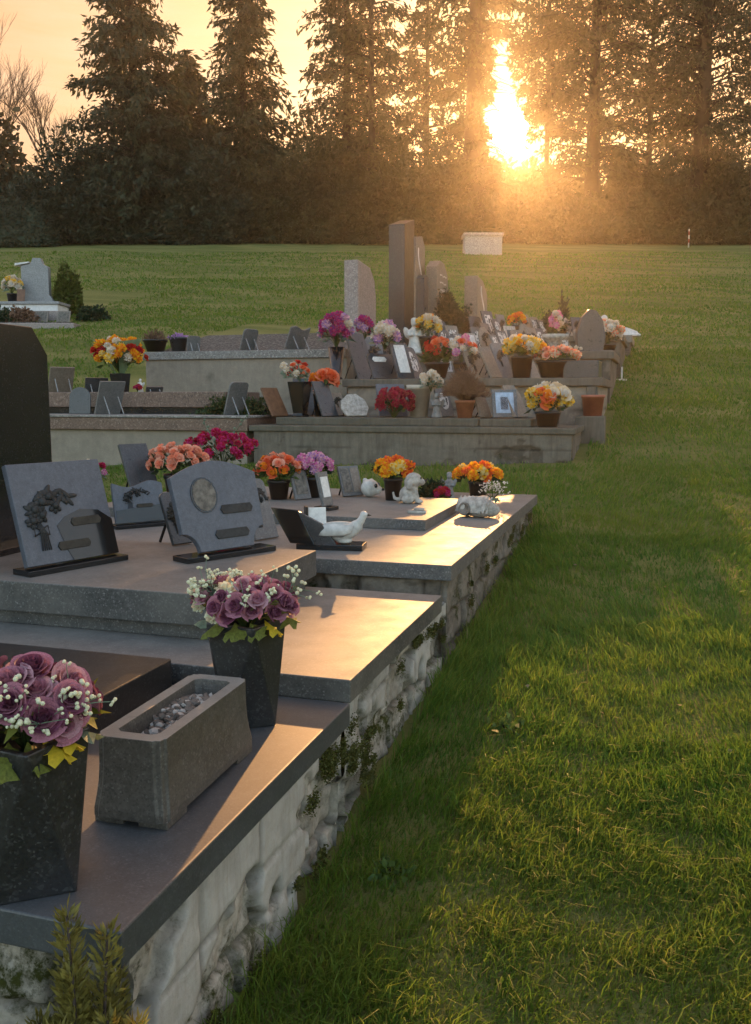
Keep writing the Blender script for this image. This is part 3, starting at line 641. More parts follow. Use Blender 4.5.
# ------------------------------------------------------------------ plaques
def outline(kind, w, h):
    x = w/2
    if kind == 'rect': return [(-x, 0), (x, 0), (x, h), (-x, h)]
    if kind == 'arch':
        pts = [(-x, 0), (x, 0)]
        return pts+[(x*math.cos(PI*i/14)*(1), h*.62+h*.38*math.sin(PI*i/14)) for i in range(15)]
    if kind == 'crest':                       # notched foot, bowed head with sharp shoulders
        q = .34*x; p = [(x*.99-q*math.cos(PI/2*i/6), q*1.15*math.sin(PI/2*i/6)) for i in range(7)]+[(x*1.03, h*.84)]
        p += [(x*1.03*(1-2*i/12), h*(.84+.16*math.sin(PI*i/12))) for i in range(1, 12)]
        return p+[(-a, b) for a, b in reversed(p[:8])]
    if kind == 'wave': return [(-x, 0), (x, 0), (x, h*.86)]+[(x*.98-2*x*.98*i/10, h*(.90+.07*math.sin(i/10*PI*2.2))) for i in range(11)]+[(-x, h*.86)]
    if kind == 'cut': return [(-x, 0), (x, 0), (x, h*.72), (x*.55, h), (-x*.9, h), (-x, h*.9)]
    if kind == 'rounded':
        rr = min(w, h)*.2; return [(-x, 0), (x, 0)]+[(x-rr+rr*math.cos(PI/2*i/4), h-rr+rr*math.sin(PI/2*i/4)) for i in range(5)]+[(-x+rr-rr*math.sin(PI/2*i/4), h-rr+rr*math.cos(PI/2*i/4)) for i in range(5)]
    if kind == 'leafy': return [(-x*.7, 0), (x*.7, 0), (x, h*.35), (x*.85, h*.72), (x*.3, h), (-x*.35, h*.97), (-x*.9, h*.68), (-x, h*.3)]
    if kind == 'oval': return [(x*math.cos(2*PI*i/20-PI/2), h/2+h/2*math.sin(2*PI*i/20-PI/2)) for i in range(20)]
def relief_mb(w, h, seed, kind='spray'):
    r = random.Random(seed); mb = MB(); S = min(w, h)
    def bloom(x, z, q):
        mb.ball((x, -.010, z), (q*.5, .016, q*.5), 8, 5)
        for k in range(6): a = k*PI/3+r.random(); mb.ball((x+q*.62*math.cos(a), -.003, z+q*.62*math.sin(a)), (q*.5, .009, q*.34), 7, 5, rot=Matrix.Rotation(-a, 3, 'Y'))
    def leaf(x, z, q, a): mb.ball((x, -.002, z), (q, .006, q*.36), 8, 5, rot=Matrix.Rotation(-a, 3, 'Y'))
    P = [(-.30, .25), (-.12, .40), (-.38, .02), (.03, .50), (-.18, .12), (.14, .30)]
    for k, (a, b) in enumerate(P): bloom(a*w, b*h, S*r.uniform(.15, .21))
    for k in range(26): t = k/25; leaf(w*(-.42+.95*t)+r.uniform(-.03, .03)*w, h*(.15+.42*math.sin(t*2.6))+r.uniform(-.12, .12)*h, S*r.uniform(.11, .18), r.uniform(-1.2, 1.2))
    for k in range(5): mb.tube([(-w*.32+k*.012*w, -.003, h*.05), (-w*.27+k*.03*w, -.006, -h*.25), (-w*.30+k*.045*w, -.003, -h*.62)], S*.016, S*.012, 5)
    for q in (-1, 1): mb.tube([(-w*.25, -.004, -h*.18), (-w*.25+q*.14*w, -.008, -h*.10), (-w*.25+q*.15*w, -.006, -h*.30), (-w*.25, -.004, -h*.22)], S*.018, None, 5)
    return mb
def plaque(label, loc, rz, w, h, mat='plaque_grey', kind='rect', tilt=15, t=.02, feat=(), foot='strut', seed=0, name='memorial_plaque', group=None, cat='plaque', edge=None, footmat='black_polish'):
    """local: face looks to -y, leaning back; rz turns it"""
    root = thing(name, label, cat, loc, rz, group); ti = R(-tilt); lift = .006 if foot == 'base' else .001
    def pt(x, y, z): return (x, y*math.cos(ti)-z*math.sin(ti), lift+y*math.sin(ti)+z*math.cos(ti))
    tb = MB(); tb.prism(outline(kind, w, h), 0, t)
    tab = tb.build('tablet', M[mat], root, bevel=min(.003, t*.2), rot=(ti, 0, 0), loc=(0, 0, lift+math.sin(R(tilt))*t))
    if foot == 'base':
        MB().box(-w*.54, w*.54, -.035, .075, 0, .022).build('base', M[footmat], root, bevel=.002)
        tab.location = (0, 0, .023+math.sin(R(tilt))*t)
    elif foot == 'strut':
        for s in (-1, 1):
            mb = MB(); y1 = h*.55*math.sin(R(tilt))+t; z1 = h*.55*math.cos(R(tilt))
            mb.tube([(s*w*.28, y1, z1), (s*w*.28, y1+h*.28, .004)], .007, .007, 5); mb.build('strut', M[footmat], root)
    for ft in feat:
        k = ft[0]; x, z = ft[1]*w, ft[2]*h; fw, fh = ft[3]*w, ft[4]*h; fm = M[ft[5]]
        if k == 'picture': mb = MB(); mb.prism([(a+x, b+z-fh/2) for a, b in outline('oval', fw, fh)], -.0055, .001); mb.build('picture', fm, tab)
        elif k == 'photo': mb = MB(); mb.prism([(a+x, b+z-fh/2) for a, b in outline('oval' if len(ft) > 6 else 'rect', fw, fh)], -.004, .001); mb.build('photo', fm, tab)
        elif k == 'plate':
            mb = MB(); c = min(fh*.5, fw*.2); mb.prism([(x-fw/2+c*.6, z-fh/2), (x+fw/2-c*.6, z-fh/2), (x+fw/2, z), (x+fw/2-c*.6, z+fh/2), (x-fw/2+c*.6, z+fh/2), (x-fw/2, z)], -.007, .001); mb.build('nameplate', fm, tab, bevel=.002)
        elif k == 'inlay': mb = MB(); mb.prism(ft[6], -.0025, .001); mb.build('inlay', fm, tab)
        elif k == 'relief':
            mb = relief_mb(fw, fh, seed+3); o = mb.build('relief', fm, tab, True); o.location = (x, 0, z)
    return root

# ------------------------------------------------------------------ tombs
def rough_wall(name, mat, parent, x0, x1, y0, y1, z0f, z1, amp=.018, step=.03, seed=0, course=.16, length=.30, plaster=.5):
    """uneven masonry: coursed blocks with open joints, partly covered by a skin of old plaster"""
    mb = MB(); at = {'skin': [], 'joint': [], 'block': []}; rr = random.Random(seed); zs = [-.4]
    while zs[-1] < z1+2.2: zs.append(zs[-1]+course*rr.uniform(.7, 1.3))
    offs = [rr.uniform(0, 9) for _ in zs]
    def sample(s_, z, p3):
        zz = z+.02*noise.noise(p3*2.3); k = max(0, sum(1 for q in zs if q <= zz)-1); ss = s_/length+offs[k]+.12*noise.noise(p3*2.9+Vector((3, 1, 7)))
        b = math.floor(ss); wob = .35*math.sin(b*12.9898+k*4.1); fr = ss-b
        dj = min(min(fr, 1-fr)*length, zz-zs[k], zs[min(k+1, len(zs)-1)]-zz); rnd = (math.sin(b*127.1+k*311.7)*43758.5453) % 1
        return dj, rnd
    def face(p, q, nrm):
        L = (Vector(q)-Vector(p)).length; nu = max(2, int(L/step)); vs = []; nv = max(14, int(.6/step))
        for i in range(nu+1):
            u = i/nu; x = p[0]+(q[0]-p[0])*u; y = p[1]+(q[1]-p[1])*u; zb = z0f(x, y)
            for j in range(nv+1):
                z = zb+(z1-zb)*j/nv; p3 = Vector((x, y, z+seed)); dj, rnd = sample(u*L, z, p3)
                n1 = noise.noise(p3*3.1)+.55*noise.noise(p3*7.7)+.3*noise.noise(p3*19)
                sk = (plaster-.5)*2.2+n1*.75+.9*((z-zb)/(z1-zb)-.5); sk = max(0, min(1, .5+sk*11))
                jt = max(0, 1-max(0, dj)/.016)
                d = (1-sk)*(-.55*amp+(rnd-.5)*amp*.8-jt*jt*amp*1.1+amp*.5*noise.noise(p3*11)+amp*.25*noise.noise(p3*30))+sk*amp*(.25+.10*noise.noise(p3*5)+.12*noise.noise(p3*24)-.25*max(0, 1-max(0, dj)/.011))
                vs.append((x+nrm[0]*d, y+nrm[1]*d, z)); at['skin'].append(sk); at['joint'].append(max(jt*(1-sk), .75*sk*max(0, 1-max(0, dj)/.011)*max(0, min(1, .5+3*noise.noise(p3*2.1+Vector((5, 5, 5))))))); at['block'].append(rnd)
        mb.add(vs, [(i*(nv+1)+j, (i+1)*(nv+1)+j, (i+1)*(nv+1)+j+1, i*(nv+1)+j+1) for i in range(nu) for j in range(nv)])
    face((x1, y0), (x1, y1), (1, 0)); face((x0, y0), (x1, y0), (0, -1)); face((x1, y1), (x0, y1), (0, 1))
    mb.add([(x0, y0, z1), (x1, y0, z1), (x1, y1, z1), (x0, y1, z1)], [(0, 1, 2, 3)])
    for k in at: at[k] += [0]*4
    o = mb.build(name, M[mat], parent, True)
    for k, v in at.items(): a = o.data.attributes.get(k) or o.data.attributes.new(k, 'FLOAT', 'POINT'); a.data.foreach_set('value', v)
    return o
g0 = lambda x, y: gz(x, y)-.12
def slab(name, mat, parent, x0, x1, y0, y1, z0, z1, bev=.004, loc=None): return MB().box(x0, x1, y0, y1, z0, z1).build(name, M[mat], parent, bevel=bev)
XE = -.833
t1 = thing('granite_tomb', 'nearest tomb: dark polished granite ledge on a whitewashed crumbling wall', 'tomb', (0, 0, 0), 0, 'terraced tombs along the lawn edge')
rough_wall('plinth_wall', 'wall_white', t1, -3.4, -.862, 1.275, 2.43, g0, .532, .034, .012, 1, .13, .30, .40)
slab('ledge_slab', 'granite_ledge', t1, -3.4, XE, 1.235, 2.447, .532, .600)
slab('raised_block', 'granite_dark', t1, -3.3, -1.40, 1.74, 2.40, .6005, .700)
t2 = thing('granite_tomb', 'second tomb: speckled grey granite with broad raised slab carrying two large plaques', 'tomb', (0, 0, 0), 0, 'terraced tombs along the lawn edge')
rough_wall('plinth_wall', 'wall_white', t2, -3.4, -.866, 2.465, 3.85, g0, .595, .034, .014, 5, .13, .28, .33)
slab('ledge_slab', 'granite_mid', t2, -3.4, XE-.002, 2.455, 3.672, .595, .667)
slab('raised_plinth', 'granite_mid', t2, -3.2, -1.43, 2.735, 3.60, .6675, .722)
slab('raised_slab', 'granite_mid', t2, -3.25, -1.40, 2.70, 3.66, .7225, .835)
t3 = thing('granite_tomb', 'third tomb: pale grey granite slabs on a rough stone wall, set with flower pots', 'tomb', (0, 0, 0), 0, 'terraced tombs along the lawn edge')
rough_wall('plinth_wall', 'wall_stone', t3, -3.6, -.868, 3.90, 6.92, g0, .690, .030, .018, 9, .16, .32, .22)
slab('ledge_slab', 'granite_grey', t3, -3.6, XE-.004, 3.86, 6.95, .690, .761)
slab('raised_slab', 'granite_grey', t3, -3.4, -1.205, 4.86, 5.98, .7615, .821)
def moss(parent, y0, y1, x, z, n, seed):
    r = np.random.default_rng(seed); P = []; D = []
    for k in range(n):
        y = r.uniform(y0, y1); zc = z(y)-abs(r.normal())*.07; q = np.array([x, y, zc]); m = int(r.integers(120, 320)); R_ = r.uniform(.010, .028)
        P.append(q+r.normal(size=(m, 3))*np.array([.004, R_, R_*.6])); d = r.normal(size=(m, 3))+np.array([1.2, 0, .3]); D.append(d/np.linalg.norm(d, axis=1)[:, None])
    P = np.concatenate(P); D = np.concatenate(D); V = cards(P, D, .008, .006, seed); b = np.arange(len(P))*4
    link('moss', npmesh('moss', V, np.stack([b, b+1, b+2, b+3], -1), mats=[M['moss']]), parent)['kind'] = 'stuff'
leafmat('moss', (.075, .08, .016), .2, .5, 20)
moss(t1, 2.15, 2.47, -.855, lambda y: .50, 10, 1); moss(t1, 1.3, 2.4, -.852, lambda y: .20+.08*(y-1.3), 14, 2); moss(t2, 2.5, 3.8, -.856, lambda y: .57, 12, 3); moss(t2, 2.47, 2.75, -.852, lambda y: .42, 12, 4); moss(t3, 3.95, 6.8, -.858, lambda y: .655, 14, 5)
# headstone of the second tomb
hs = thing('headstone', 'plain black polished headstone with sloping shoulder at the left edge', 'headstone', (-2.74, 3.1, .8355), 0)
MB().prism([(-.56, 0), (.47, 0), (.47, .86), (.37, .98), (-.38, .98), (-.56, .84)], -.06, .06, Matrix.Rotation(PI/2, 4, 'Z')).build('stone', M['granite_black'], hs, bevel=.004)
MB().box(-.06, .06, -.60, .52, -.0, .03).build('foot', M['granite_black'], hs, loc=(.07, 0, 0), bevel=.003)
hs['label'] = 'plain black polished headstone with cut shoulder at the left edge of the picture'

# big plaques on the second tomb
def inlay_poly(w, h): return [(-.02*w, 0), (.49*w, 0), (.495*w, .36*h), (.36*w, .47*h), (.16*w, .50*h), (-.02*w, .44*h), (-.12*w, .36*h), (-.06*w, .1*h)]
wA, hA = .425, .40
plaque('large bluish square plaque with bouquet relief and black inlay with two nameplates', (-2.162, 3.0, .8355), R(72), wA, hA, 'plaque_blue', 'rect', 17, .028, [('inlay', 0, 0, 1, 1, 'black_polish', inlay_poly(wA, hA)), ('relief', -.17, .42, .50, .46, 'bronze_grey'), ('plate', .20, .375, .34, .085, 'bronze'), ('plate', .02, .155, .36, .085, 'bronze')], 'base', 4)
plaque('large bluish plaque with bowed top, round photo and two bronze nameplates', (-1.70, 3.41, .8355), R(63), .425, .385, 'plaque_blue', 'crest', 17, .03, [('photo', -.17, .62, .31, .40, 'black_polish', 1), ('picture', -.17, .62, .27, .355, 'photo_image', 1), ('plate', .19, .44, .40, .10, 'bronze_grey'), ('plate', .08, .17, .42, .10, 'bronze_grey')], 'base', 5)
TOP2, TOP3, RAI3 = .8355, .7612, .8213
GP = 'memorial plaques on the nearer tombs'
plaque('small bluish plaque with flower relief and dark lower half, between the two large plaques', on(142, 527, TOP3), R(52), .30, .25, 'plaque_blue', 'wave', 15, .025, [('inlay', 0, 0, 1, 1, 'black_polish', [(-.15, .0), (.15, 0), (.148, .10), (-.14, .075)]), ('relief', -.08, .55, .5, .35, 'bronze_grey'), ('plate', .1, .38, .34, .09, 'bronze')], 'base', 6)
plaque('dark tilted slate plaque leaning left of the peach roses', on(150, 505, RAI3), R(62), .2, .42, 'plaque_dark', 'rect', 27, .022, [], 'strut', 7)
plaque('grey wavy-topped plaque half hidden behind the large square plaque at left edge', on(18, 541, TOP2), R(72), .34, .43, 'plaque_blue', 'wave', 14, .025, [], 'base', 8)
plaque('grey plaque with curved top peeping out directly behind the large square plaque', on(75, 530, TOP3), R(66), .33, .33, 'plaque_blue', 'arch', 12, .024, [], 'base', 9)
plaque('narrow plaque with leafy bronze relief just left of the bowed-top plaque', on(186, 545, TOP2), R(66), .13, .25, 'plaque_dark', 'rounded', 24, .02, [('relief', 0, .5, .8, .5, 'bronze')], 'strut', 10)
plaque('dark plaque with pale streaks just right of the bowed-top plaque', on(268, 540, TOP3), R(66), .16, .33, 'plaque_grey', 'rounded', 22, .02, [('relief', 0, .5, .8, .5, 'bronze_grey')], 'strut', 11)

# ---- the granite vases and the planter on the nearest tomb
def hexvase(label, loc, rz, rb, rt, h, twist=0, mat='granite_dark'):
    root = thing('granite_vase', label, 'vase', loc, rz)
    mb = MB(); q = lambda r_, z, ph: [(r_*math.cos(PI/2*k+ph), r_*math.sin(PI/2*k+ph), z) for k in range(4)]
    mb.add(q(rb, 0, PI/4)+q(rt, h, 0)+q(rt-.02, h, 0)+q(rt-.026, h-.03, 0), [(3, 2, 1, 0)]+[(k, (k+1) % 4, 4+(k+1) % 4) for k in range(4)]+[(k, 4+(k+1) % 4, 4+k) for k in range(4)]+[(4+k, 4+(k+1) % 4, 8+(k+1) % 4, 8+k) for k in range(4)]+[(8+k, 8+(k+1) % 4, 12+(k+1) % 4, 12+k) for k in range(4)]+[(12, 13, 14, 15)])
    mb.build('body', M[mat], root, bevel=.003)
    return root
hexvase('large dark speckled faceted granite vase at left edge holding mauve roses', (-1.085, 1.335, .6005), R(38), .105, .112, .285)
bouquet('rose_bouquet', 'big mauve artificial roses with white sprigs in the large granite vase at left edge', (-1.095, 1.345, .865), .118, .125, ['rose_big', 'rose_big', 'rose_big_b'], 27, .036, 21, cat='flowers', leaf='leaf_olive', leaves=40, leafsize=.035, sprigs=9,
        bigleaves=[('olive', -1.2, -.5, .085), ('olive', -1.9, -.75, .09), ('yellow', -.35, -.35, .08), ('olive', -2.5, -.6, .09), ('olive', -.75, -.6, .075), ('yellow', -.1, -.2, .07), ('sage', 0.3, -.1, .08), ('olive', 1.2, -.2, .09), ('olive', 2.3, -.3, .09), ('olive', 3.2, -.5, .09), ('yellow', -2.2, -1.0, .08)], rise=.55)
hexvase('dark faceted granite vase tapering downward behind the planter', (-1.06, 2.225, .6005), R(35), .092, .112, .29)
bouquet('flower_bouquet', 'mauve peonies with cream sprigs and yellow leaf in the granite vase behind the planter', (-1.065, 2.235, .875), .135, .11, ['rose_mauve_light', 'rose_mauve', 'rose_mauve_light', 'rose_mauve', 'rose_mauve', 'rose_mauve_light', 'rose_mauve', 'pom_cream', 'rose_mauve'], 44, .029, 22, leaf='leaf_olive', leaves=50, leafsize=.035, sprigs=9,
        bigleaves=[('olive', -1.4, -.4, .08), ('olive', -2.1, -.5, .08), ('yellow', -.4, -.5, .07), ('sage', -2.8, -.3, .07), ('olive', -.9, -.5, .07), ('olive', .5, -.3, .08), ('olive', 1.6, -.3, .08), ('sage', 2.6, -.3, .08)])
def planter():
    root = thing('granite_planter', 'dark granite rectangular planter with flared feet filled with gravel, on the nearest tomb', 'planter', (-1.035, 1.80, .6005), R(1.5))
    W, L, H = .083, .228, .176; mb = MB()
    prof = [(0, 1.08), (.018, 1.078), (.045, 1.03), (.075, .99), (.11, .97), (H, .96)]     # height, half-width factor of the four corner posts
    rings = []
    def ring(k, z, f, cut): # an octagon-like outline with stepped corners
        w = W*f; l = L*(1+(f-1)*.45); c = .022+cut; d = .012
        P = [(-w+c, -l), (w-c, -l), (w-c+.004, -l+d*.4), (w-d*.6, -l+d*.5), (w-d*.4, -l+c-.004), (w, -l+c), (w, l-c), (w-d*.4, l-c+.004), (w-d*.6, l-d*.5), (w-c+.004, l-d*.4), (w-c, l), (-w+c, l), (-w+c-.004, l-d*.4), (-w+d*.6, l-d*.5), (-w+d*.4, l-c+.004), (-w, l-c), (-w, -l+c), (-w+d*.4, -l+c-.004), (-w+d*.6, -l+d*.5), (-w+c-.004, -l+d*.4)]
        return [(x, y, z) for x, y in P]
    for z, f in prof: rings.append(ring(0, z, f, 0))
    n = 20
    inner = []
    for z in (H, .095):
        s = 1 if z == H else .9; pts = []
        for k in range(n):
            x, y, _ = rings[-1][k]; a = math.atan2(y/(L*.92), x/W); ww = .063*s; ll = .198*s; rr = .06
            cx = max(-(ww-rr), min(ww-rr, x)); cy = max(-(ll-rr), min(ll-rr, y)); v = Vector((x-cx, y-cy)); v = v.normalized()*rr if v.length > 0 else Vector((rr, 0)); pts.append((cx+v.x, cy+v.y, z))
        inner.append(pts)
    vs = [p for r_ in rings for p in r_]+[p for r_ in inner for p in r_]; fs = []
    for j in range(len(rings)+1):
        for k in range(n): k2 = (k+1) % n; fs.append((j*n+k, j*n+k2, (j+1)*n+k2, (j+1)*n+k))
    fs.append(tuple((len(rings)+1)*n+k for k in range(n))); fs.append(tuple(reversed(range(n))))
    mb.add([(x, y, z+.016) for x, y, z in vs], fs)
    for sx in (-1, 1):
        for sy in (-1, 1): mb.box(sx*.052-.034, sx*.052+.034, sy*.178-.045, sy*.178+.045, 0, .0165)
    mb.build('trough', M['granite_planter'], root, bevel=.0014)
    mb = MB(); mb.box(-.05, .05, -.178, .178, .10, .146); mb.build('gravel_bed', M['soil'], root)
    mb = MB(); r = random.Random(3)
    for k in range(430):
        x, y = r.uniform(-.05, .05), r.uniform(-.178, .178); s = r.uniform(.005, .013)
        mb.ball((x, y, .151+.012*math.sin(y*16+1)+r.uniform(-.004, .008)), (s*r.uniform(.8, 1.6), s*r.uniform(.8, 1.5), s*r.uniform(.5, .9)), 6, 4, 0 if r.random() < .72 else 1, Euler((r.uniform(-1, 1), r.uniform(-1, 1), r.uniform(0, 6))).to_matrix())
    o = mb.build('gravel', [M['pebble'], M['pebble_light']], root); o['kind'] = 'stuff'
planter()
# young golden conifer by the wall corner in front
def sprig_bush():
    p = Vector((-.865, 1.165, gz(-.865, 1.165))); root = thing('young_conifer', 'young golden-green conifer shoots in front of the nearest tomb corner', 'shrub', p)
    r = np.random.default_rng(8); P = []; D = []; st = MB(); rr = random.Random(8)
    tips = [((-.13, -.02, .30), .4), ((.13, -.04, .33), .4), ((.02, -.10, .36), .4), ((-.09, -.06, .37), .4), ((.10, .0, .40), .4), ((-.02, 0, .565), .55), ((.04, .02, .53), .5), ((-.05, .03, .42), .5), ((.07, -.03, .42), .5), ((-.085, 0, .36), .45), ((.095, .02, .33), .45), ((0, -.06, .40), .5), ((.03, .06, .43), .5), ((-.04, -.07, .33), .45), ((.06, -.08, .32), .45), ((-.10, .06, .30), .4), ((.11, .08, .28), .4), ((0, -.02, .48), .5), ((-.07, .09, .36), .5)]
    for (tx, ty, tz), s0 in tips:
        b = np.array([tx*.12, ty*.12, 0.0]); m = np.array([tx*.6, ty*.6, tz*.5]); e = np.array([tx, ty, tz]); st.tube([b, m, e], .006, .002, 5)
        for k in range(620):
            f = rr.uniform(.3, 1.0); q = (1-f)**2*b+2*f*(1-f)*m+f*f*e; a = rr.uniform(0, 2*PI); w = .075*(1.15-f)+.014
            o = np.array([math.cos(a), math.sin(a), .55]); P.append(q+o*w*rr.uniform(.1, .9)*.6); D.append(o*.8+np.array([0, 0, .7])+r.normal(size=3)*.25)
    P = np.array(P); D = np.array(D); D /= np.linalg.norm(D, axis=1)[:, None]
    V = cards(P, D, .022, .0055, 3); b = np.arange(len(P))*4
    link('foliage', npmesh('sprig_foliage', V, np.stack([b, b+1, b+2, b+3], -1), mats=[M['gold_sprig']]), root); st.build('stem', M['bark'], root, True)
sprig_bush()

# ---- pots and bouquets on the third tomb
def pot(label, loc, rt, rb, h, mat='black_plastic', n=20, name='flower_pot', rim=True, cat='pot', group=None):
    root = thing(name, label, cat, loc, 0, group); pr = [(rb, 0), (rt*.98, h*.86)]
    if rim: pr += [(rt*1.06, h*.86), (rt*1.06, h)]
    else: pr += [(rt, h)]
    pr += [(rt*.92, h), (rt*.88, h*.82)]
    MB().lathe(pr, n).build('body', M[mat], root, n > 8, bevel=0)
    if rim: MB().lathe([(rt*.9, h*.80), (rt*.5, h*.86), (.001, h*.87)], 12).build('soil', M['soil'], root)
    return root
def up(p, dz): return Vector((p[0], p[1], p[2]+dz))
p = on(178, 503, RAI3); pot('dark pot under the peach roses behind the bowed-top plaque', p, .085, .06, .19)
bouquet('rose_bouquet', 'dense peach-pink artificial roses above the bowed-top plaque', up(p, .18), .18, .17, ['rose_peach', 'rose_peach2', 'rose_peach'], 34, .040, 31, leaf='leaf_dark', leaves=90)
p = on(222, 497, RAI3); pot('dark pot under the sprawling magenta blossoms', p, .085, .06, .22)
b = bouquet('flower_bouquet', 'sprawling magenta and crimson blossoms with a silvery twig, right of the peach roses', up(p, .22), .24, .20, ['pom_mag', 'pom_crim', 'pom_mag', 'pom_crim', 'rose_crim'], 40, .036, 32, leaf='leaf_dark', leaves=110)
for k, (a, c_) in enumerate((((.05, -.02, .16), (.22, -.06, .33)), ((-.05, 0, .16), (-.14, .02, .30)))):
    s = MB(); s.tube([(0, 0, .05), a, c_], .005, .003, 4)
    for j in range(7): f = j/6; s.ball(Vector(a).lerp(Vector(c_), f)+Vector((.01*(-1)**j, 0, .01)), .010, 6, 4, 1)
    s.build('silvery_twig', [M['leaf_sage'], M['leaf_sage']], b)
p = on(279, 499, RAI3); pot('dark pot with drooping greenery under the orange-peach roses', p, .075, .055, .13)
bouquet('rose_bouquet', 'orange and peach roses over drooping greenery, right of the magenta blossoms', up(p, .12), .15, .15, ['rose_or', 'rose_peach', 'rose_peach2', 'rose_coral'], 26, .036, 33, leaf='leaf_green', leaves=190, leafsize=.04)
p = on(313, 497, RAI3); pot('black pot under the pink carnations', p, .075, .06, .14)
bouquet('carnation_bouquet', 'ball of pink carnations in a black pot on the third tomb', up(p, .13), .125, .14, ['pom_pink', 'pom_pink', 'pom_lilac'], 26, .037, 34, leaf='leaf_dark', leaves=80)
p = on(393, 500, RAI3); pot('black pot under the orange and yellow blossoms left of the dog figurine', p, .062, .05, .15)
bouquet('flower_bouquet', 'orange and golden blossoms behind the dog figurine', up(p, .15), .115, .105, ['pom_orange', 'pom_yellow', 'pom_orange', 'pom_gold'], 17, .048, 35, leaf='leaf_dark', leaves=50)
p = on(478, 497, TOP3); pot('dark pot under the orange and yellow blossoms at the far corner of the third tomb', p, .075, .06, .12)
bouquet('flower_bouquet', 'low spread of orange and yellow blossoms at the far corner of the third tomb', up(p, .12), .17, .10, ['pom_yellow', 'pom_gold', 'pom_orange', 'pom_orange'], 20, .048, 36, leaf='leaf_dark', leaves=60)
p = on(91, 500, TOP3)
bouquet('flower_spray', 'small magenta and white spray peeping over the large square plaque', p+Vector((0, 0, .14)), .12, .13, ['pom_mag', 'pom_white', 'pom_pink'], 10, .032, 37, leaf='leaf_sage', leaves=50)
pot('small dark pot hidden behind the large square plaque', p, .05, .04, .15)
plaque('small photo plaque between the orange and the pink flowers', on(304, 500, RAI3), R(58), .13, .2, 'plaque_grey', 'rounded', 20, .018, [('photo', 0, .52, .7, .7, 'photo_image')], 'strut', 12)
plaque('thin upright dark plaque on a little foot, right of the pink carnations', on(329, 510, RAI3), R(74), .10, .21, 'plaque_grey', 'rect', 14, .022, [('photo', 0, .55, .7, .6, 'paper_white')], 'base', 13)
plaque('twin-panelled photo plaque left of the white round figurine', on(354, 497, RAI3), R(48), .16, .22, 'plaque_grey', 'rect', 24, .022, [('photo', -.22, .52, .4, .8, 'photo_image'), ('photo', .24, .52, .4, .8, 'plaque_tan')], 'strut', 14)
# black open book with dove
def dove_book():
    p = on(338, 549, TOP3); root = thing('book_plaque', 'open black stone book leaning on a black foot, under the white dove', 'plaque', p, R(8))
    MB().box(-.20, .13, -.05, .085, 0, .028).build('base', M['black_polish'], root, bevel=.003)
    mb = MB(); mb.prism([(-.225, .028), (-.10, .02), (-.19, .19), (-.325, .20)], -.075, -.05, Matrix.Rotation(R(-6), 4, 'X')); mb.build('left_page', M['black_polish'], root, bevel=.003)
    mb = MB(); mb.prism([(-.10, .02), (.0, .028), (-.07, .13), (-.19, .19)], -.05, -.028); mb.build('right_page', M['plaque_dark'], root, bevel=.003)
    c = thing('photo_card', 'small pale cartoon-like card propped on the black stone book', 'card', p+Vector((-.115, .02, .115)), R(30))
    MB().box(-.045, .045, -.006, .006, 0, .085).build('card', M['paper_white'], c, bevel=.002, rot=(R(-12), 0, 0))
    MB().box(-.06, -.046, -.01, .05, 0, .09).build('case', M['black_plastic'], c, bevel=.003)
    d = thing('dove_figurine', 'white ceramic dove with folded wing resting on the black book plaque', 'figurine', p+Vector((.03, .005, .0285)), R(6))
    b = MB()
    b.ball((0, 0, .055), (.085, .042, .040), 16, 10, rot=Matrix.Rotation(R(-14), 3, 'Y')); b.ball((.06, 0, .085), (.035, .027, .032), 12, 8)
    b.tube([(.055, 0, .08), (.085, 0, .115), (.098, 0, .14)], .024, .017, 10); b.ball((.100, 0, .146), (.021, .019, .019), 12, 8)
    b.tube([(-.05, 0, .05), (-.13, 0, .035), (-.175, .01, .028)], .03, .010, 8); b.ball((0, 0, .015), (.045, .03, .016), 10, 6)
    link('body', fuse(b, .006), d).data.materials.append(M['ceramic_white'])
    for s in (-1, 1):
        w = MB(); pts = []
        for j in range(7):
            f = j/6; pts.append([(.055-.20*f, s*(.036+.012*math.sin(f*PI)), .095-.012*f+.012*math.sin(f*PI)), (.045-.17*f, s*(.047+.016*math.sin(f*PI)), .06-.015*f), (-.0-.05*f, s*.036, .04)])
        vs = [q for tri in pts for q in tri]; fs = [(j*3+i, j*3+i+1, j*3+i+4, j*3+i+3) for j in range(6) for i in range(2)]
        w.add(vs, fs); o = w.build('wing', M['ceramic_white'], d, True); so_ = o.modifiers.new('thick', 'SOLIDIFY'); so_.thickness = .010; so_.offset = 0
    bk = MB(); bk.lathe([(.006, 0), (.001, .018)], 8, Matrix.Translation((.119, 0, .144)) @ Matrix.Rotation(R(95), 4, 'Y')); bk.build('beak', M['bronze'], d)
dove_book()
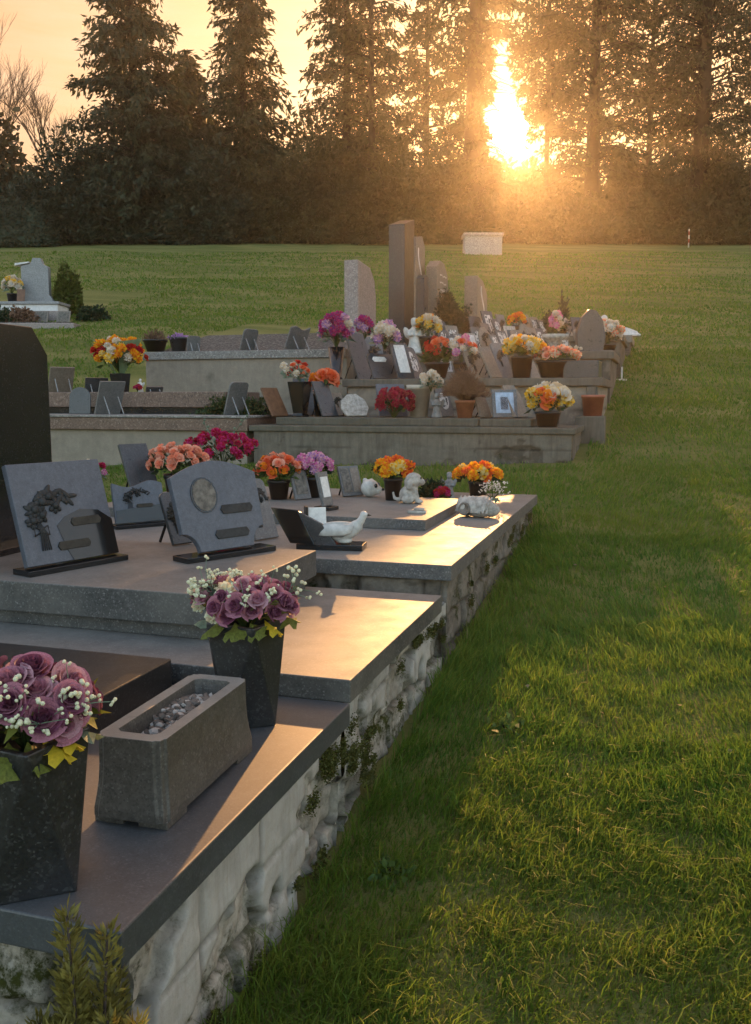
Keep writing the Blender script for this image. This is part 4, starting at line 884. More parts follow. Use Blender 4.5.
def dog():
    d = thing('dog_figurine', 'pale stone figurine of a sitting floppy-eared puppy on the third tomb', 'figurine', on(410, 503, RAI3), R(20))
    b = MB(); b.ball((-.01, 0, .055), (.062, .052, .060), 14, 10); b.ball((.005, 0, .085), (.048, .045, .05), 12, 8)
    b.ball((.022, -.004, .150), (.056, .052, .050), 16, 12); b.ball((.068, -.008, .138), (.032, .030, .024), 12, 8)
    for s in (-1, 1):
        b.tube([(.03, s*.03, .08), (.045, s*.032, .02)], .019, .018, 8); b.ball((.055, s*.033, .013), (.030, .019, .014), 10, 6); b.ball((-.02, s*.048, .028), (.042, .024, .03), 10, 6)
        b.tube([(.0, s*.047, .178), (-.016, s*.062, .14), (-.008, s*.06, .098)], .018, .024, 8)
    b.tube([(-.06, 0, .02), (-.10, .02, .03), (-.11, .03, .07)], .016, .009, 8)
    link('body', fuse(b, .006, 3), d).data.materials.append(M['stone_pale'])
    for s in (-1, 1): MB().ball((.066, s*.022-.006, .164), .0075, 8, 6).build('eye', M['black_polish'], d)
    MB().ball((.099, -.010, .147), (.011, .013, .010), 8, 6).build('nose', M['black_polish'], d)
dog()
def round_fig():
    d = thing('round_figurine', 'white round animal-head figurine with dark eyes, left of the orange blossoms', 'figurine', on(370, 497, RAI3), R(40))
    b = MB(); b.ball((0, 0, .062), (.066, .062, .062), 16, 12); b.ball((.045, -.03, .05), (.036, .034, .03), 12, 8); b.ball((-.02, .04, .11), (.02, .02, .022), 8, 6); b.ball((.03, .045, .105), (.02, .02, .022), 8, 6)
    link('head', fuse(b, .007, 3), d).data.materials.append(M['ceramic_white'])
    for q in ((.02, -.056, .082), (.058, -.012, .085)): MB().ball(q, (.013, .012, .016), 10, 6).build('eye', M['black_polish'], d)
    MB().ball((.075, -.055, .055), .010, 8, 6).build('nose', M['black_polish'], d)
round_fig()
st = thing('stone_tablet', 'small flat pale stone tablet lying before the puppy figurine', 'tablet', on(417, 513, RAI3), R(10))
MB().box(-.055, .055, -.03, .03, 0, .016).build('slab', M['stone_pale'], st, bevel=.004); MB().box(-.02, .045, -.02, .02, .0165, .032).build('scroll', M['stone_pale'], st, bevel=.006)
def pouch():
    d = thing('stone_pouch', 'pale carved stone log-shaped holder at the right edge of the third tomb', 'holder', on(478, 517, TOP3), R(-22))
    b = MB(); b.ball((0, 0, .065), (.125, .078, .066), 18, 12); b.ball((-.07, -.01, .06), (.075, .075, .06), 14, 10); b.ball((.08, .02, .05), (.06, .06, .045), 12, 8); b.ball((.02, .03, .10), (.05, .045, .035), 12, 8)
    for k in range(9): b.tube([(-.115+.028*k, -.078+.002*(k % 2), .03), (-.115+.028*k, -.055, .095), (-.115+.028*k, -.01, .132)], .009, .007, 6)
    link('body', fuse(b, .007, 2), d).data.materials.append(M['stone_pale'])
    MB().lathe([(.042, 0), (.042, .012), (.030, .012), (.03, .006)], 16, Matrix.Translation((-.05, -.075, .055)) @ Matrix.Rotation(R(80), 4, 'X')).build('ring', M['plaque_tan'], d, True)
    q = on(489, 508, TOP3); root = thing('flower_spray', 'small white blossoms with leaves tucked in the stone holder', 'flowers', q+Vector((.02, .02, .09)))
    for k in range(9): link('white_spray', SPRIG2, root, (0, 0, -.03), aim((math.cos(k*2.4)*.6, math.sin(k*2.4)*.6, .5+.1*(k % 4))), scale=.11+.02*(k % 3))
    for k in range(5): link('leaf', LEAF['sage'], root, (.01, 0, -.02), Euler((-.5, .3, k*1.3)), scale=.06)
pouch()
def angel(label, loc, h, mat, seed, rz=0, group=None, name='angel_figurine'):
    d = thing(name, label, 'figurine', loc, rz, group); s = h; b = MB()
    b.lathe([(.22*s, 0), (.24*s, .04*s), (.17*s, .25*s), (.13*s, .5*s), (.15*s, .66*s), (.06*s, .76*s)], 12); b.ball((0, -.02*s, .86*s), (.105*s, .11*s, .125*s), 12, 8)
    for q in (-1, 1): b.tube([(q*.14*s, 0, .66*s), (q*.17*s, -.1*s, .5*s), (q*.04*s, -.18*s, .52*s)], .05*s, .035*s, 8); b.ball((q*.2*s, .10*s, .58*s), (.10*s, .03*s, .2*s), 10, 8, rot=Matrix.Rotation(q*.4, 3, 'Y'))
    b.ball((0, .0, .93*s), (.11*s, .11*s, .08*s), 10, 6)
    link('body', fuse(b, .022*s if s > .2 else .03*s, 2), d).data.materials.append(M[mat]); return d
q = on(449, 499, TOP3); angel('small dark grey praying figurine at the back edge of the third tomb', q, .2, 'stone_grey', 1, R(20))
q2 = on(447, 501, TOP3); root = bouquet('flower_spray', 'small bunch of dark red blossoms before the grey praying figurine', q2+Vector((-.02, -.06, .02)), .05, .07, ['pom_red', 'pom_crim'], 8, .026, 40, leaves=14)
shrub('small_plant', 'low dark green plant between the puppy and the grey figurine', 'plant', 0, 0, .11, .15, 900, .035, .018, M['leaf_dark'], 55, loc=tuple(on(431, 500, TOP3)), gap=False, droop=.4)

# ------------------------------------------------------------------ the terraces farther up the slope
GT = 'terraced tombs along the lawn edge'
def X(px, Y): return row(px, Y, 0).x
t4 = thing('concrete_tomb', 'fourth tomb: wide cracked concrete front with a mossy step on top', 'tomb', (0, 0, 0), 0, GT)
rough_wall('front_wall', 'concrete_old', t4, -4.25, X(573, 9.2), 9.2, 11.3, g0, 1.135, .020, .025, 3, .28, 1.1, .56)
slab('coping', 'concrete_mossy', t4, -4.3, X(575, 9.2)+.02, 9.17, 11.25, 1.135, 1.2, .012)
slab('step', 'concrete_mossy', t4, -4.08, X(478, 9.4), 9.42, 10.5, 1.2005, 1.285, .01); slab('step', 'concrete_mossy', t4, X(479, 9.4), X(531, 9.4), 9.44, 10.5, 1.2005, 1.28, .01)
def terrace(label, Y, Yb, pl, pr, z, zf, matw, matc, th, nposts=0, recess=.05, seed=0):
    t = thing('concrete_tomb', label, 'tomb', (0, 0, 0), 0, GT); xl, xr = X(pl, Y), X(pr, Y)
    rough_wall('front_wall', matw, t, xl+recess, xr-recess, Y+recess, Yb-.04, zf, z-th, .010, .05, seed, .25, .6, .48)
    slab('coping', matc, t, xl, xr, Y, Yb, z-th, z, .012)
    for k in range(nposts): x = xr-.02-.11-(.42*k); slab('pillar', 'concrete_old', t, x-.055, x+.055, Y+.012, Y+recess+.1, zf(x, Y) if callable(zf) else zf, z-th-.003, .008)
    return t
t5 = terrace('fifth tomb: beige panels and stone pillars under a flat grey lintel', 10.55, 12.7, 342, 603, 1.73, lambda x, y: 1.0, 'render_beige', 'concrete_old', .095, 2, .06, 1)
slab('side_ledge', 'concrete_old', t5, X(576, 10.4), X(606, 10.4), 10.32, 10.54, .9, 1.30, .01)
terrace('sixth tomb: low grey stone front crowded with leaning plaques', 12.85, 14.9, 385, 613, 2.14, lambda x, y: 1.3, 'concrete_old', 'concrete_old', .11, 0, .05, 2)
terrace('seventh tomb: narrow weathered front behind the rounded dark stone', 15.05, 17.2, 428, 622, 2.50, lambda x, y: 1.7, 'concrete_old', 'concrete_mossy', .10, 0, .05, 4)
terrace('eighth tomb: last pale grave of the terrace with reclining white sculpture', 17.6, 19.6, 540, 630, 2.66, lambda x, y: 2.2, 'concrete_old', 'plaque_tan', .14, 0, .04, 5)
# tombs on the left with brown granite kerbs
tb = thing('granite_tomb', 'left tomb with two brown granite kerbs on a plastered wall', 'tomb', (0, 0, 0))
rough_wall('front_wall', 'render_beige', tb, -7.6, -4.36, 9.25, 11.0, g0, 1.13, .006, .07, 8, .3, 1.2, .95)
slab('kerb', 'granite_brown', tb, -7.6, -4.33, 9.2, 10.9, 1.13, 1.275, .008); slab('cream_ledge', 'terrazzo', tb, -7.6, -4.32, 9.18, 10.92, 1.2755, 1.302, .006)
slab('dark_base', 'granite_black', tb, -7.55, X(226, 9.9)-.03, 9.93, 10.85, 1.3025, 1.385, .004); slab('upper_kerb', 'granite_brown', tb, -7.58, X(226, 9.9), 9.9, 10.88, 1.3855, 1.575, .008)
tg = thing('gravel_tomb', 'beige-walled tomb topped with grey gravel, behind the brown kerbs', 'tomb', (0, 0, 0))
XL, XR = X(143, 11.3), X(346, 11.3)
rough_wall('front_wall', 'render_beige', tg, XL+.04, XR, 11.34, 13.3, g0, 2.03, .004, .09, 2, .3, 1.2, 1.2)
slab('coping', 'terrazzo', tg, XL, XR-.002, 11.3, 11.62, 2.03, 2.14, .008)
mb = MB(); mb.add([(XL, 11.62, 1.9), (XR, 11.62, 1.9), (XR, 13.3, 1.9), (XL, 13.3, 1.9), (XL, 11.62, 2.13), (XR, 11.62, 2.13), (XR, 13.3, 2.50), (XL, 13.3, 2.50)], [(0, 1, 2, 3), (4, 5, 6, 7), (0, 1, 5, 4), (1, 2, 6, 5), (2, 3, 7, 6), (3, 0, 4, 7)]); mb.build('gravel_bed', M['grit'], tg)
gtop = lambda Y: 2.13+(Y-11.62)*.2202

# things on the left tombs (seen from behind: they lean toward us on little struts)
GL = 'plaques on the left tombs'
K1, K2 = 1.3025, 1.5755
def back(label, px, Y, z, w, h, mat, kind='rect', tilt=20, rz=215, seed=0, foot='strut', footmat='granite_pale', t=.025): return plaque(label, row(px, Y, z), R(rz+30 if rz > 100 else rz), w, h, mat, kind, tilt, t, [], foot, seed, footmat=footmat)
back('tan-grey plaque seen from behind beside the black headstone, on the upper brown kerb', 60, 10.3, K2, .32, .35, 'plaque_tan', 'rect', 24, 205)
back('small arched dark plaque standing on the cream ledge', 79, 9.55, K1, .27, .33, 'plaque_dark', 'arch', 8, 12)
back('tall dark plaque seen from behind with two pale struts, on the cream ledge', 106, 9.55, K1, .34, .42, 'plaque_grey', 'rect', 22, 215)
back('low dark plaque behind the strutted plaque, left of the yellow bouquet vase', 96, 10.35, K2, .30, .19, 'plaque_dark', 'rect', 15, 205)
back('slim grey rounded plaque leaning right beside the green box plants', 232, 9.62, K1, .27, .40, 'plaque_grey', 'rounded', 20, 215)
back('small flat dark plaque right of the yellow bouquet vase', 154, 10.3, K2, .22, .07, 'plaque_dark', 'rect', 30, 200)
G4 = lambda Y: gtop(Y)+.002
back('pale plaque with struts in the middle of the gravel tomb', 247, 11.75, G4(11.75), .26, .31, 'plaque_grey', 'rounded', 22, 215)
back('larger grey plaque near the right end of the gravel tomb', 294, 11.75, G4(11.75), .36, .35, 'plaque_grey', 'wave', 26, 215)
back('small dark plaque beside the two flower pots on the gravel', 194, 11.75, G4(11.75), .2, .22, 'plaque_grey', 'rounded', 10, 205)
def boxpot(label, loc, w, h, mat='black_plastic'):
    root = thing('flower_pot', label, 'pot', loc)
    MB().lathe([(w*.36, 0), (w*.5, h*.85), (w*.54, h*.85), (w*.54, h), (w*.48, h), (w*.46, h*.9)], 18).build('body', M[mat], root, True); return root
p = row(157, 11.8, G4(11.8)); boxpot('black bowl with dry heather at the left end of the gravel tomb', p, .34, .17); shrub('heather', 'dry brownish heather in the black bowl on the gravel tomb', 'plant', 0, 0, .17, .16, 500, .06, .012, M['dry_twig'], 61, loc=tuple(up(p, .14)), gap=False, droop=.5)
p = row(180, 11.8, G4(11.8)); boxpot('grey pot with lilac plant on the gravel tomb', p, .26, .2, 'plaque_dark'); shrub('small_plant', 'small lilac-grey plant in the grey pot on the gravel', 'plant', 0, 0, .12, .08, 200, .05, .03, PET['lilac'], 62, loc=tuple(up(p, .17)), gap=False)
shrub('box_plant', 'low green box plants right of the upper brown kerb', 'plant', 0, 0, .48, .22, 1900, .05, .03, M['box_leaf'], 63, loc=tuple(row(238, 9.85, K1)), ry=.2, gap=False)
shrub('box_plant', 'small green tuft at the left foot of the beige wall', 'plant', 0, 0, .25, .16, 700, .05, .03, M['box_leaf'], 64, loc=tuple(row(203, 10.75, K1)), ry=.12, gap=False)
p = row(121, 10.3, K2); v = thing('flower_vase', 'dark square vase of the yellow and red bouquet on the upper brown kerb', 'vase', p)
MB().lathe([(.105, 0), (.135, .24), (.12, .24), (.11, .2)], 4, Matrix.Rotation(R(40), 4, 'Z')).build('body', M['granite_black'], v, bevel=.004)
b = bouquet('flower_bouquet', 'full bouquet of yellow, red and white blossoms in green wrapping, left of centre', up(p, .26), .31, .37, ['pom_yellow', 'pom_yellow', 'pom_gold', 'pom_red', 'rose_red', 'pom_white', 'pom_yellow'], 58, .060, 41, leaf='leaf_green', leaves=60)
for s in (-1, 1):
    w = MB(); vs = []
    for j in range(6):
        f = j/5
        for i in range(4):
            g = i/3; a = -PI/2+s*(.35+g*1.15); rr = .05+.30*f; vs.append((rr*math.cos(a)*1.0, rr*math.sin(a)*.7, -.05+.42*f+.05*g*f))
    w.add(vs, [(j*4+i, j*4+i+1, j*4+i+5, j*4+i+4) for j in range(5) for i in range(3)]); w.build('wrapping', M['wrap_green'], b, True)
p = row(141, 10.25, K2); angel('tiny white and red figurine right of the yellow bouquet vase', p, .17, 'ceramic_white', 3)
bouquet('flower_spray', 'tiny crimson posy before the white figurine on the brown kerb', p+Vector((.0, -.07, .02)), .05, .06, ['pom_crim', 'pom_red'], 7, .03, 43, leaves=10)

# ---- front row, on the step of the fourth tomb
S4 = 1.2855
def q4(px, Y=9.75): return row(px, Y, S4)
def lean_p(label, px, Y, z, w, h, mat, kind='rect', rz=58, tilt=26, feat=(), seed=0, t=.025, foot='strut', footmat='black_polish', group=None): return plaque(label, row(px, Y, z), R(rz), w, h, mat, kind, tilt, t, feat, foot, seed, footmat=footmat, group=group)
lean_p('brown wooden plaque leaning at the left end of the mossy step', 281, 9.62, S4, .26, .37, 'wood_brown', 'rect', 70, 30)
def sqvase(label, loc, rt, rb, h, mat='black_polish', n=4, rot=38): 
    v = thing('flower_vase', label, 'vase', loc); MB().lathe([(rb*1.25, 0), (rb*1.25, .02), (rb, .035), (rt, h), (rt*.88, h), (rt*.8, h*.85)], n, Matrix.Rotation(R(rot), 4, 'Z')).build('body', M[mat], v, n > 8, bevel=.004 if n < 9 else 0); return v
p = q4(300, 9.72); sqvase('tapered black square vase with red and white flowers on the mossy step', p, .15, .085, .40)
bouquet('flower_bouquet', 'small red and white flowers in the tapered black square vase', up(p, .40), .15, .2, ['rose_red', 'pom_white', 'rose_coral'], 12, .05, 44, leaf='leaf_sage', leaves=60, lean=(-.06, 0))
lean_p('dark grey plaque leaning right of the black square vase', 331, 9.72, S4, .24, .44, 'plaque_dark', 'rect', 62, 26, [], 3)
p = q4(320, 10.0); pot('plain dark pot hidden behind the leaning dark grey plaque', p, .08, .06, .28); bouquet('flower_bouquet', 'large coral-orange blossoms above the leaning dark grey plaque', up(p, .28), .14, .22, ['rose_coral', 'rose_or', 'rose_coral'], 10, .085, 45, leaves=20, lean=(.05, 0))
lean_p('pale rough stone plaque with black foot left of the blue plaque', 357, 9.85, S4, .34, .30, 'stone_pale', 'leafy', 40, 34, [], 5)
lean_p('sky-blue plaque with grey relief behind the red hydrangea', 394, 9.95, S4, .36, .38, 'plaque_blue', 'rect', 42, 16, [('relief', 0, .5, .6, .4, 'bronze_grey')], 6)
bouquet('hydrangea', 'heap of dark red hydrangea heads before the sky-blue plaque', q4(394, 9.62), .20, .27, ['pom_hyd', 'rose_crim', 'pom_hyd'], 30, .062, 46, leaves=20)
p = q4(419, 9.9); pot('tall cream pot between the red hydrangea and the dark figurine', p, .135, .095, .36, 'cream_plastic')
p = q4(437, 9.68); angel('dark grey figurine carrying a pale green ornament, left of the dry potted plant', p, .27, 'stone_grey', 2)
o = bouquet('flower_ornament', 'pale green and white flower ornament above the dark grey figurine', q4(431, 9.8)+Vector((0, 0, .30)), .10, .18, ['pom_white', 'pom_white'], 10, .05, 47, leaf='leaf_sage', leaves=60)
p = q4(465, 9.66); pot('terracotta pot with a withered bushy plant on the mossy step', p, .105, .075, .19, 'terracotta')
def dry_plant():
    root = thing('dry_plant', 'withered reddish-brown bushy plant in the terracotta pot', 'plant', up(p, .16)); r = random.Random(4); mb = MB()
    for k in range(620):
        a = r.uniform(0, 6.28); e = r.random()**.6; tip = Vector((math.cos(a)*.29*e, math.sin(a)*.26*e, .36*(1-e*e*.75)*r.uniform(.6, 1.1))); mid = tip*.5+Vector((r.uniform(-.03, .03), r.uniform(-.03, .03), .05))
        mb.tube([(0, 0, 0), mid, tip], .0035, .002, 3)
        for j in range(3): q = mid.lerp(tip, r.uniform(.3, 1)); mb.tube([q, q+Vector((r.uniform(-.05, .05), r.uniform(-.05, .05), r.uniform(0, .06)))], .003, .0015, 3)
    mb.build('twigs', M['dry_twig'], root)
dry_plant()
lean_p('tan plaque leaning just right of the terracotta pot', 487, 9.78, S4, .2, .33, 'plaque_tan', 'rect', 64, 24, [], 8)
lean_p('framed photo plaque with a bluish portrait, on the right of the mossy step', 506, 9.72, S4, .28, .31, 'plaque_grey', 'rect', 26, 16, [('photo', 0, .52, .72, .74, 'photo_blue'), ('photo', -.02, .5, .3, .45, 'plaque_dark')], 9)
lean_p('brownish plaque leaning behind the framed photo plaque', 522, 9.85, S4, .26, .38, 'plaque_tan', 'cut', 62, 26, [], 10)
p = row(548, 9.5, 1.2005); pot('dark round pot holding a bouquet at the right end of the fourth tomb', p, .13, .10, .16)
bouquet('flower_bouquet', 'yellow, white and red bouquet at the right end of the fourth tomb', up(p, .14), .20, .25, ['pom_gold', 'pom_white', 'rose_red', 'pom_yellow', 'pom_gold', 'rose_cream', 'rose_or'], 26, .07, 48, leaf='leaf_dark', leaves=60)
p = row(593, 10.43, 1.3005); pot('reddish plastic pot on the side ledge at the right end of the fifth tomb', p, .125, .10, .235, 'red_plastic')

# ---- second row, on the fifth tomb
S5 = 1.7305
def q5(px, Y=11.1): return row(px, Y, S5)
p = q5(333, 10.75); p.x += .05; sqvase('tall slim black vase holding purple and white flowers', p, .105, .06, .40, n=18)
bouquet('flower_bouquet', 'purple and white silk flowers in the tall slim black vase', up(p, .40), .21, .36, ['pom_purple', 'pom_purple', 'pom_lilac', 'pom_white', 'pom_purple', 'pom_lilac'], 28, .068, 49, leaf='leaf_sage', leaves=50)
lean_p('tall dark plaque leaning behind the purple posy, below the rounded grey stele', 368, 11.2, S5, .32, .66, 'plaque_dark', 'rect', 60, 24, [], 1)
bouquet('flower_posy', 'purple and pink posy fixed before the tall dark leaning plaque', q5(365, 10.95)+Vector((0, 0, .52)), .11, .22, ['pom_purple', 'pom_lilac', 'pom_purple'], 12, .06, 50, leaf='leaf_sage', leaves=20)
bouquet('flower_posy', 'white lilies with lilac blossoms between two dark plaques', q5(385, 10.95)+Vector((0, 0, .38)), .16, .28, ['pom_white', 'pom_lilac', 'pom_white', 'pom_lilac'], 16, .07, 51, leaf='leaf_sage', leaves=50)
lean_p('low broad dark plaque with a white paper label, under the lilies', 388, 10.85, S5, .42, .36, 'plaque_dark', 'cut', 50, 30, [('plate', -.1, .75, .5, .2, 'paper_white')], 2)
lean_p('dark plaque bearing a tall pale scroll, below the tall black stele', 407, 10.85, S5, .26, .48, 'plaque_dark', 'rect', 52, 24, [('photo', 0, .55, .62, .78, 'paper_white')], 3)
p = q5(437, 10.95); pot('dark pot overflowing with moss-green leaves and a red flower arch', p, .15, .1, .2)
b = bouquet('flower_wreath', 'arch of coral-red flowers above green leaves behind the dry potted plant', up(p, .17), .17, .3, ['rose_coral', 'rose_red', 'rose_coral'], 12, .06, 52, leaf='leaf_green', leaves=160, leafsize=.07)
p = q5(461, 11.0); pot('small dark pot with pink and white blossoms on the fifth tomb', p, .1, .07, .2); bouquet('flower_bouquet', 'pink and white blossoms behind the dry potted plant', up(p, .2), .17, .26, ['pom_pink', 'pom_white', 'rose_coral'], 16, .055, 53, leaf='leaf_sage', leaves=40)
lean_p('brown mottled plaque leaning left of the yellow bouquet, first of two', 481, 10.9, S5, .3, .42, 'plaque_tan', 'rounded', 62, 28, [('relief', 0, .5, .8, .5, 'bronze')], 5)
lean_p('slim brown plaque leaning close to the yellow bouquet', 497, 10.85, S5, .22, .42, 'plaque_tan', 'rect', 64, 28, [], 6)
p = q5(521, 10.8); pot('dark pot of the spreading yellow bouquet on the fifth tomb', p, .13, .1, .26); bouquet('flower_bouquet', 'spreading yellow and cream flowers on the fifth tomb', up(p, .24), .24, .21, ['pom_gold', 'pom_yellow', 'pom_gold', 'pom_white'], 34, .055, 54, leaf='leaf_olive', leaves=120, lean=(.03, 0))
p = q5(552, 10.8); pot('wide dark bowl of the peach-pink flowers on the fifth tomb', p, .19, .13, .2); bouquet('flower_bouquet', 'low spread of peach-pink flowers in the wide dark bowl', up(p, .19), .24, .14, ['pom_peach', 'rose_peach2', 'pom_peach'], 30, .05, 55, leaf='leaf_olive', leaves=60, lean=(.05, 0))
slab_o = thing('flat_stone', 'dark polished block lying right of the wide dark bowl', 'stone', q5(582, 11.0)); MB().box(-.2, .2, -.3, .3, 0, .2).build('block', M['plaque_dark'], slab_o, bevel=.01)

# ---- third and fourth rows
S6, S7, S8 = 2.1405, 2.5005, 2.6605
third = [(433, .26, .40, 'plaque_tan', 'rect', 'photo_bw', 'tan plaque with a faded photo, at the foot of the arched inscribed stele'), (449, .24, .40, 'plaque_dark', 'rounded', 'photo_bw', 'dark plaque with pale streaky sheet, third row, below the dark clipped bush'),
         (463, .20, .32, 'plaque_grey', 'rect', 'photo_bw', 'narrow grey plaque with a photo, third row, left of the square-topped stele'), (475, .2, .33, 'stone_pale', 'rect', 'paper_white', 'narrow pale plaque with white panel, third row, under the square-topped stele'),
         (490, .3, .42, 'plaque_tan', 'leafy', None, 'leaf-shaped brown plaque in the third row'), (507, .26, .36, 'plaque_dark', 'rect', 'photo_bw', 'dark plaque with white figure, third row, above the spreading yellow bouquet'),
         (522, .24, .36, 'plaque_tan', 'rounded', 'photo_bw', 'brown plaque with pale oval photo, third row'), (537, .24, .40, 'plaque_tan', 'rect', None, 'plain brown plaque leaning left of the pale stone urn')]
for i, (px, w, h, mt, kd, ph, lb) in enumerate(third):
    lean_p(lb, px, 13.2+.1*(i % 2), S6, w, h, mt, kd, 54+5*(i % 3), 24, [('photo', 0, .55, .66, .7, ph)+((1,) if kd == 'rounded' else ())] if ph else [('relief', 0, .5, .6, .4, 'bronze')], i)
u = thing('stone_urn', 'pale stone urn on a foot beside the rounded dark stone', 'urn', row(554, 13.1, S6)); MB().lathe([(.09, 0), (.09, .03), (.05, .06), (.15, .17), (.19, .2), (.19, .25), (.16, .25), (.14, .2)], 20).build('body', M['stone_pale'], u, True)
bouquet('flower_bouquet', 'bright pink flowers in the pale stone urn', row(554, 13.1, S6+.22), .09, .30, ['pom_pink', 'pom_pink', 'pom_white'], 12, .05, 56, leaves=12)
ro = thing('headstone', 'rounded dark grey upright stone near the right end of the terraces', 'headstone', row(588, 13.05, S6), R(20))
MB().prism([(-.18, 0), (.18, 0), (.21, .2), (.17, .42), (.07, .56), (-.03, .58), (-.13, .47), (-.2, .25)], -.06, .06).build('stone', M['plaque_dark'], ro, bevel=.015)
MB().box(-.3, .3, -.12, .12, -.0, .018).build('foot', M['plaque_dark'], ro, bevel=.006)
bouquet('flower_posy', 'tiny white blossoms at the foot of the rounded dark stone', row(573, 13.0, S6), .13, .06, ['pom_white'], 8, .035, 57, leaves=8)
p = row(606, 14.0, S6); pot('dark pot right of the rounded dark stone', p, .12, .09, .15); bouquet('flower_bouquet', 'faded cream and rose flowers right of the rounded dark stone', up(p, .15), .2, .30, ['pom_peach', 'rose_cream', 'pom_white', 'pom_peach'], 22, .06, 58, leaf='leaf_dark', leaves=60)
fourth = [(478, .26, .40, 'plaque_dark', 'rounded', None, 'dark rounded plaque, back row, beside the square-topped stele'), (492, .26, .50, 'plaque_dark', 'rect', 'photo_bw', 'black plaque with white portrait, the tallest of the back row'), (505, .22, .42, 'plaque_grey', 'rect', None, 'dark grey plaque, back row, right of the white portrait'),
          (527, .22, .42, 'plaque_tan', 'rect', None, 'tan plaque leaning left in the back row, right of the little orange flowers'), (537, .2, .36, 'plaque_tan', 'rounded', 'photo_bw', 'brown plaque with photo in the back row, left of the black round stone'), (570, .2, .34, 'stone_pale', 'arch', 'plaque_dark', 'pale arched plaque with dark panel behind the pink flowers')]
for i, (px, w, h, mt, kd, ph, lb) in enumerate(fourth):
    lean_p(lb, px, 15.4+.1*(i % 2), S7, w, h, mt, kd, 50+6*(i % 3), 20, [('photo', 0, .55, .6, .6, ph)] if ph else [('relief', 0, .5, .6, .4, 'bronze')], i)
extra = [(443, 14.3, S6, .3, .62, 'plaque_dark', 'rounded', None, 'tall dark rounded plaque under the arched inscribed stele'), (458, 14.4, S6, .26, .55, 'plaque_tan', 'rect', 'photo_bw', 'tall tan plaque with photo left of the square-topped stele'),
 (484, 14.3, S6, .24, .52, 'plaque_grey', 'rounded', 'photo_bw', 'grey rounded plaque with white oval between third and back row'), (497, 14.4, S6, .26, .60, 'plaque_dark', 'rect', None, 'tall black plaque standing behind the leaf-shaped brown plaque'),
 (514, 14.3, S6, .22, .50, 'stone_pale', 'rect', 'plaque_dark', 'pale plaque with dark square picture under the little orange flowers'), (530, 14.4, S6, .3, .56, 'plaque_tan', 'leafy', None, 'large leaf-shaped tan plaque behind the plain brown plaque'), (545, 14.2, S6, .2, .46, 'plaque_dark', 'rect', 'photo_bw', 'slim black plaque with white strip just left of the pale urn'),
 (420, 11.9, S5, .28, .5, 'plaque_dark', 'rounded', 'photo_bw', 'dark rounded plaque with photo right behind the pale scroll plaque'), (449, 11.7, S5, .24, .46, 'plaque_tan', 'rect', 'photo_bw', 'brown plaque with white sheet between the red and pink flowers'), (472, 11.8, S5, .22, .5, 'plaque_dark', 'rect', None, 'slim dark plaque behind the brown mottled plaque'),
 (508, 11.5, S5, .26, .5, 'plaque_grey', 'rounded', None, 'grey plaque half hidden by the spreading yellow bouquet'), (536, 11.6, S5, .24, .42, 'plaque_tan', 'rect', None, 'tan plaque between the yellow bouquet and the peach-pink bowl'), (378, 11.7, S5, .3, .62, 'plaque_grey', 'rect', None, 'tall grey plaque behind the white lilies'),
 (448, 9.95, S4, .2, .34, 'plaque_grey', 'rounded', 'photo_bw', 'grey plaque with pale panel left of the terracotta pot'), (480, 10.1, S4, .24, .4, 'plaque_tan', 'rounded', None, 'brown plaque standing behind the withered potted plant'), (343, 10.1, S4, .22, .3, 'plaque_tan', 'rect', None, 'small brown plaque behind the pale rough stone'), (308, 10.2, S4, .26, .46, 'plaque_dark', 'rect', None, 'black plaque standing behind the tapered black square vase'),
 (585, 14.0, S6, .3, .4, 'plaque_tan', 'rounded', 'photo_bw', 'tan photo plaque behind the rounded dark stone'), (597, 14.3, S6, .24, .34, 'plaque_dark', 'rect', None, 'dark plaque beside the cream and rose flowers'), (462, 16.1, S7, .3, .5, 'plaque_dark', 'rect', None, 'dark plaque at the foot of the square-topped stele, back row'), (583, 15.9, S7, .26, .36, 'plaque_dark', 'rounded', 'photo_bw', 'dark plaque with white oval right of the pale arched plaque')]
extra += [(455, 12.98, S6, .17, .27, 'plaque_dark', 'rect', 'photo_bw', 'little dark plaque with white marks, front edge of the sixth tomb, left end'), (470, 12.96, S6, .16, .26, 'plaque_dark', 'rounded', 'photo_bw', 'little round-topped plaque at the front edge of the sixth tomb, under the narrow pale plaque'),
 (499, 12.98, S6, .17, .28, 'plaque_grey', 'rect', 'photo_bw', 'little grey picture plaque at the front edge between leaf-shaped and white-figure plaques'), (529, 12.97, S6, .16, .27, 'plaque_dark', 'rect', None, 'little black plaque at the front edge, left of the pale stone urn'), (566, 13.0, S6, .18, .26, 'plaque_tan', 'rounded', 'photo_bw', 'little tan picture plaque right of the pale stone urn'),
 (500, 15.25, S7, .2, .34, 'plaque_dark', 'rounded', 'photo_bw', 'small dark picture plaque left of the little orange flowers, back row'), (545, 15.2, S7, .2, .3, 'plaque_dark', 'rect', 'photo_bw', 'small black picture plaque before the black-green round bush'), (577, 15.25, S7, .2, .32, 'plaque_dark', 'rect', None, 'small black plaque behind the tip of the rounded dark stone'), (594, 15.3, S7, .22, .34, 'plaque_grey', 'rounded', 'photo_bw', 'small grey picture plaque behind the faded cream flowers'), (607, 15.4, S7, .2, .28, 'plaque_dark', 'rect', 'photo_bw', 'small dark plaque just left of the reclining sculpture'),
 (486, 16.2, S7, .24, .4, 'plaque_dark', 'rounded', None, 'rounded black plaque at the back right of the square-topped stele'), (520, 16.2, S7, .26, .42, 'plaque_dark', 'rect', 'photo_bw', 'black picture plaque behind the little orange flowers'), (535, 16.4, S7, .24, .36, 'plaque_grey', 'rect', None, 'grey plaque in the very back, left of the thin dwarf cypress')]
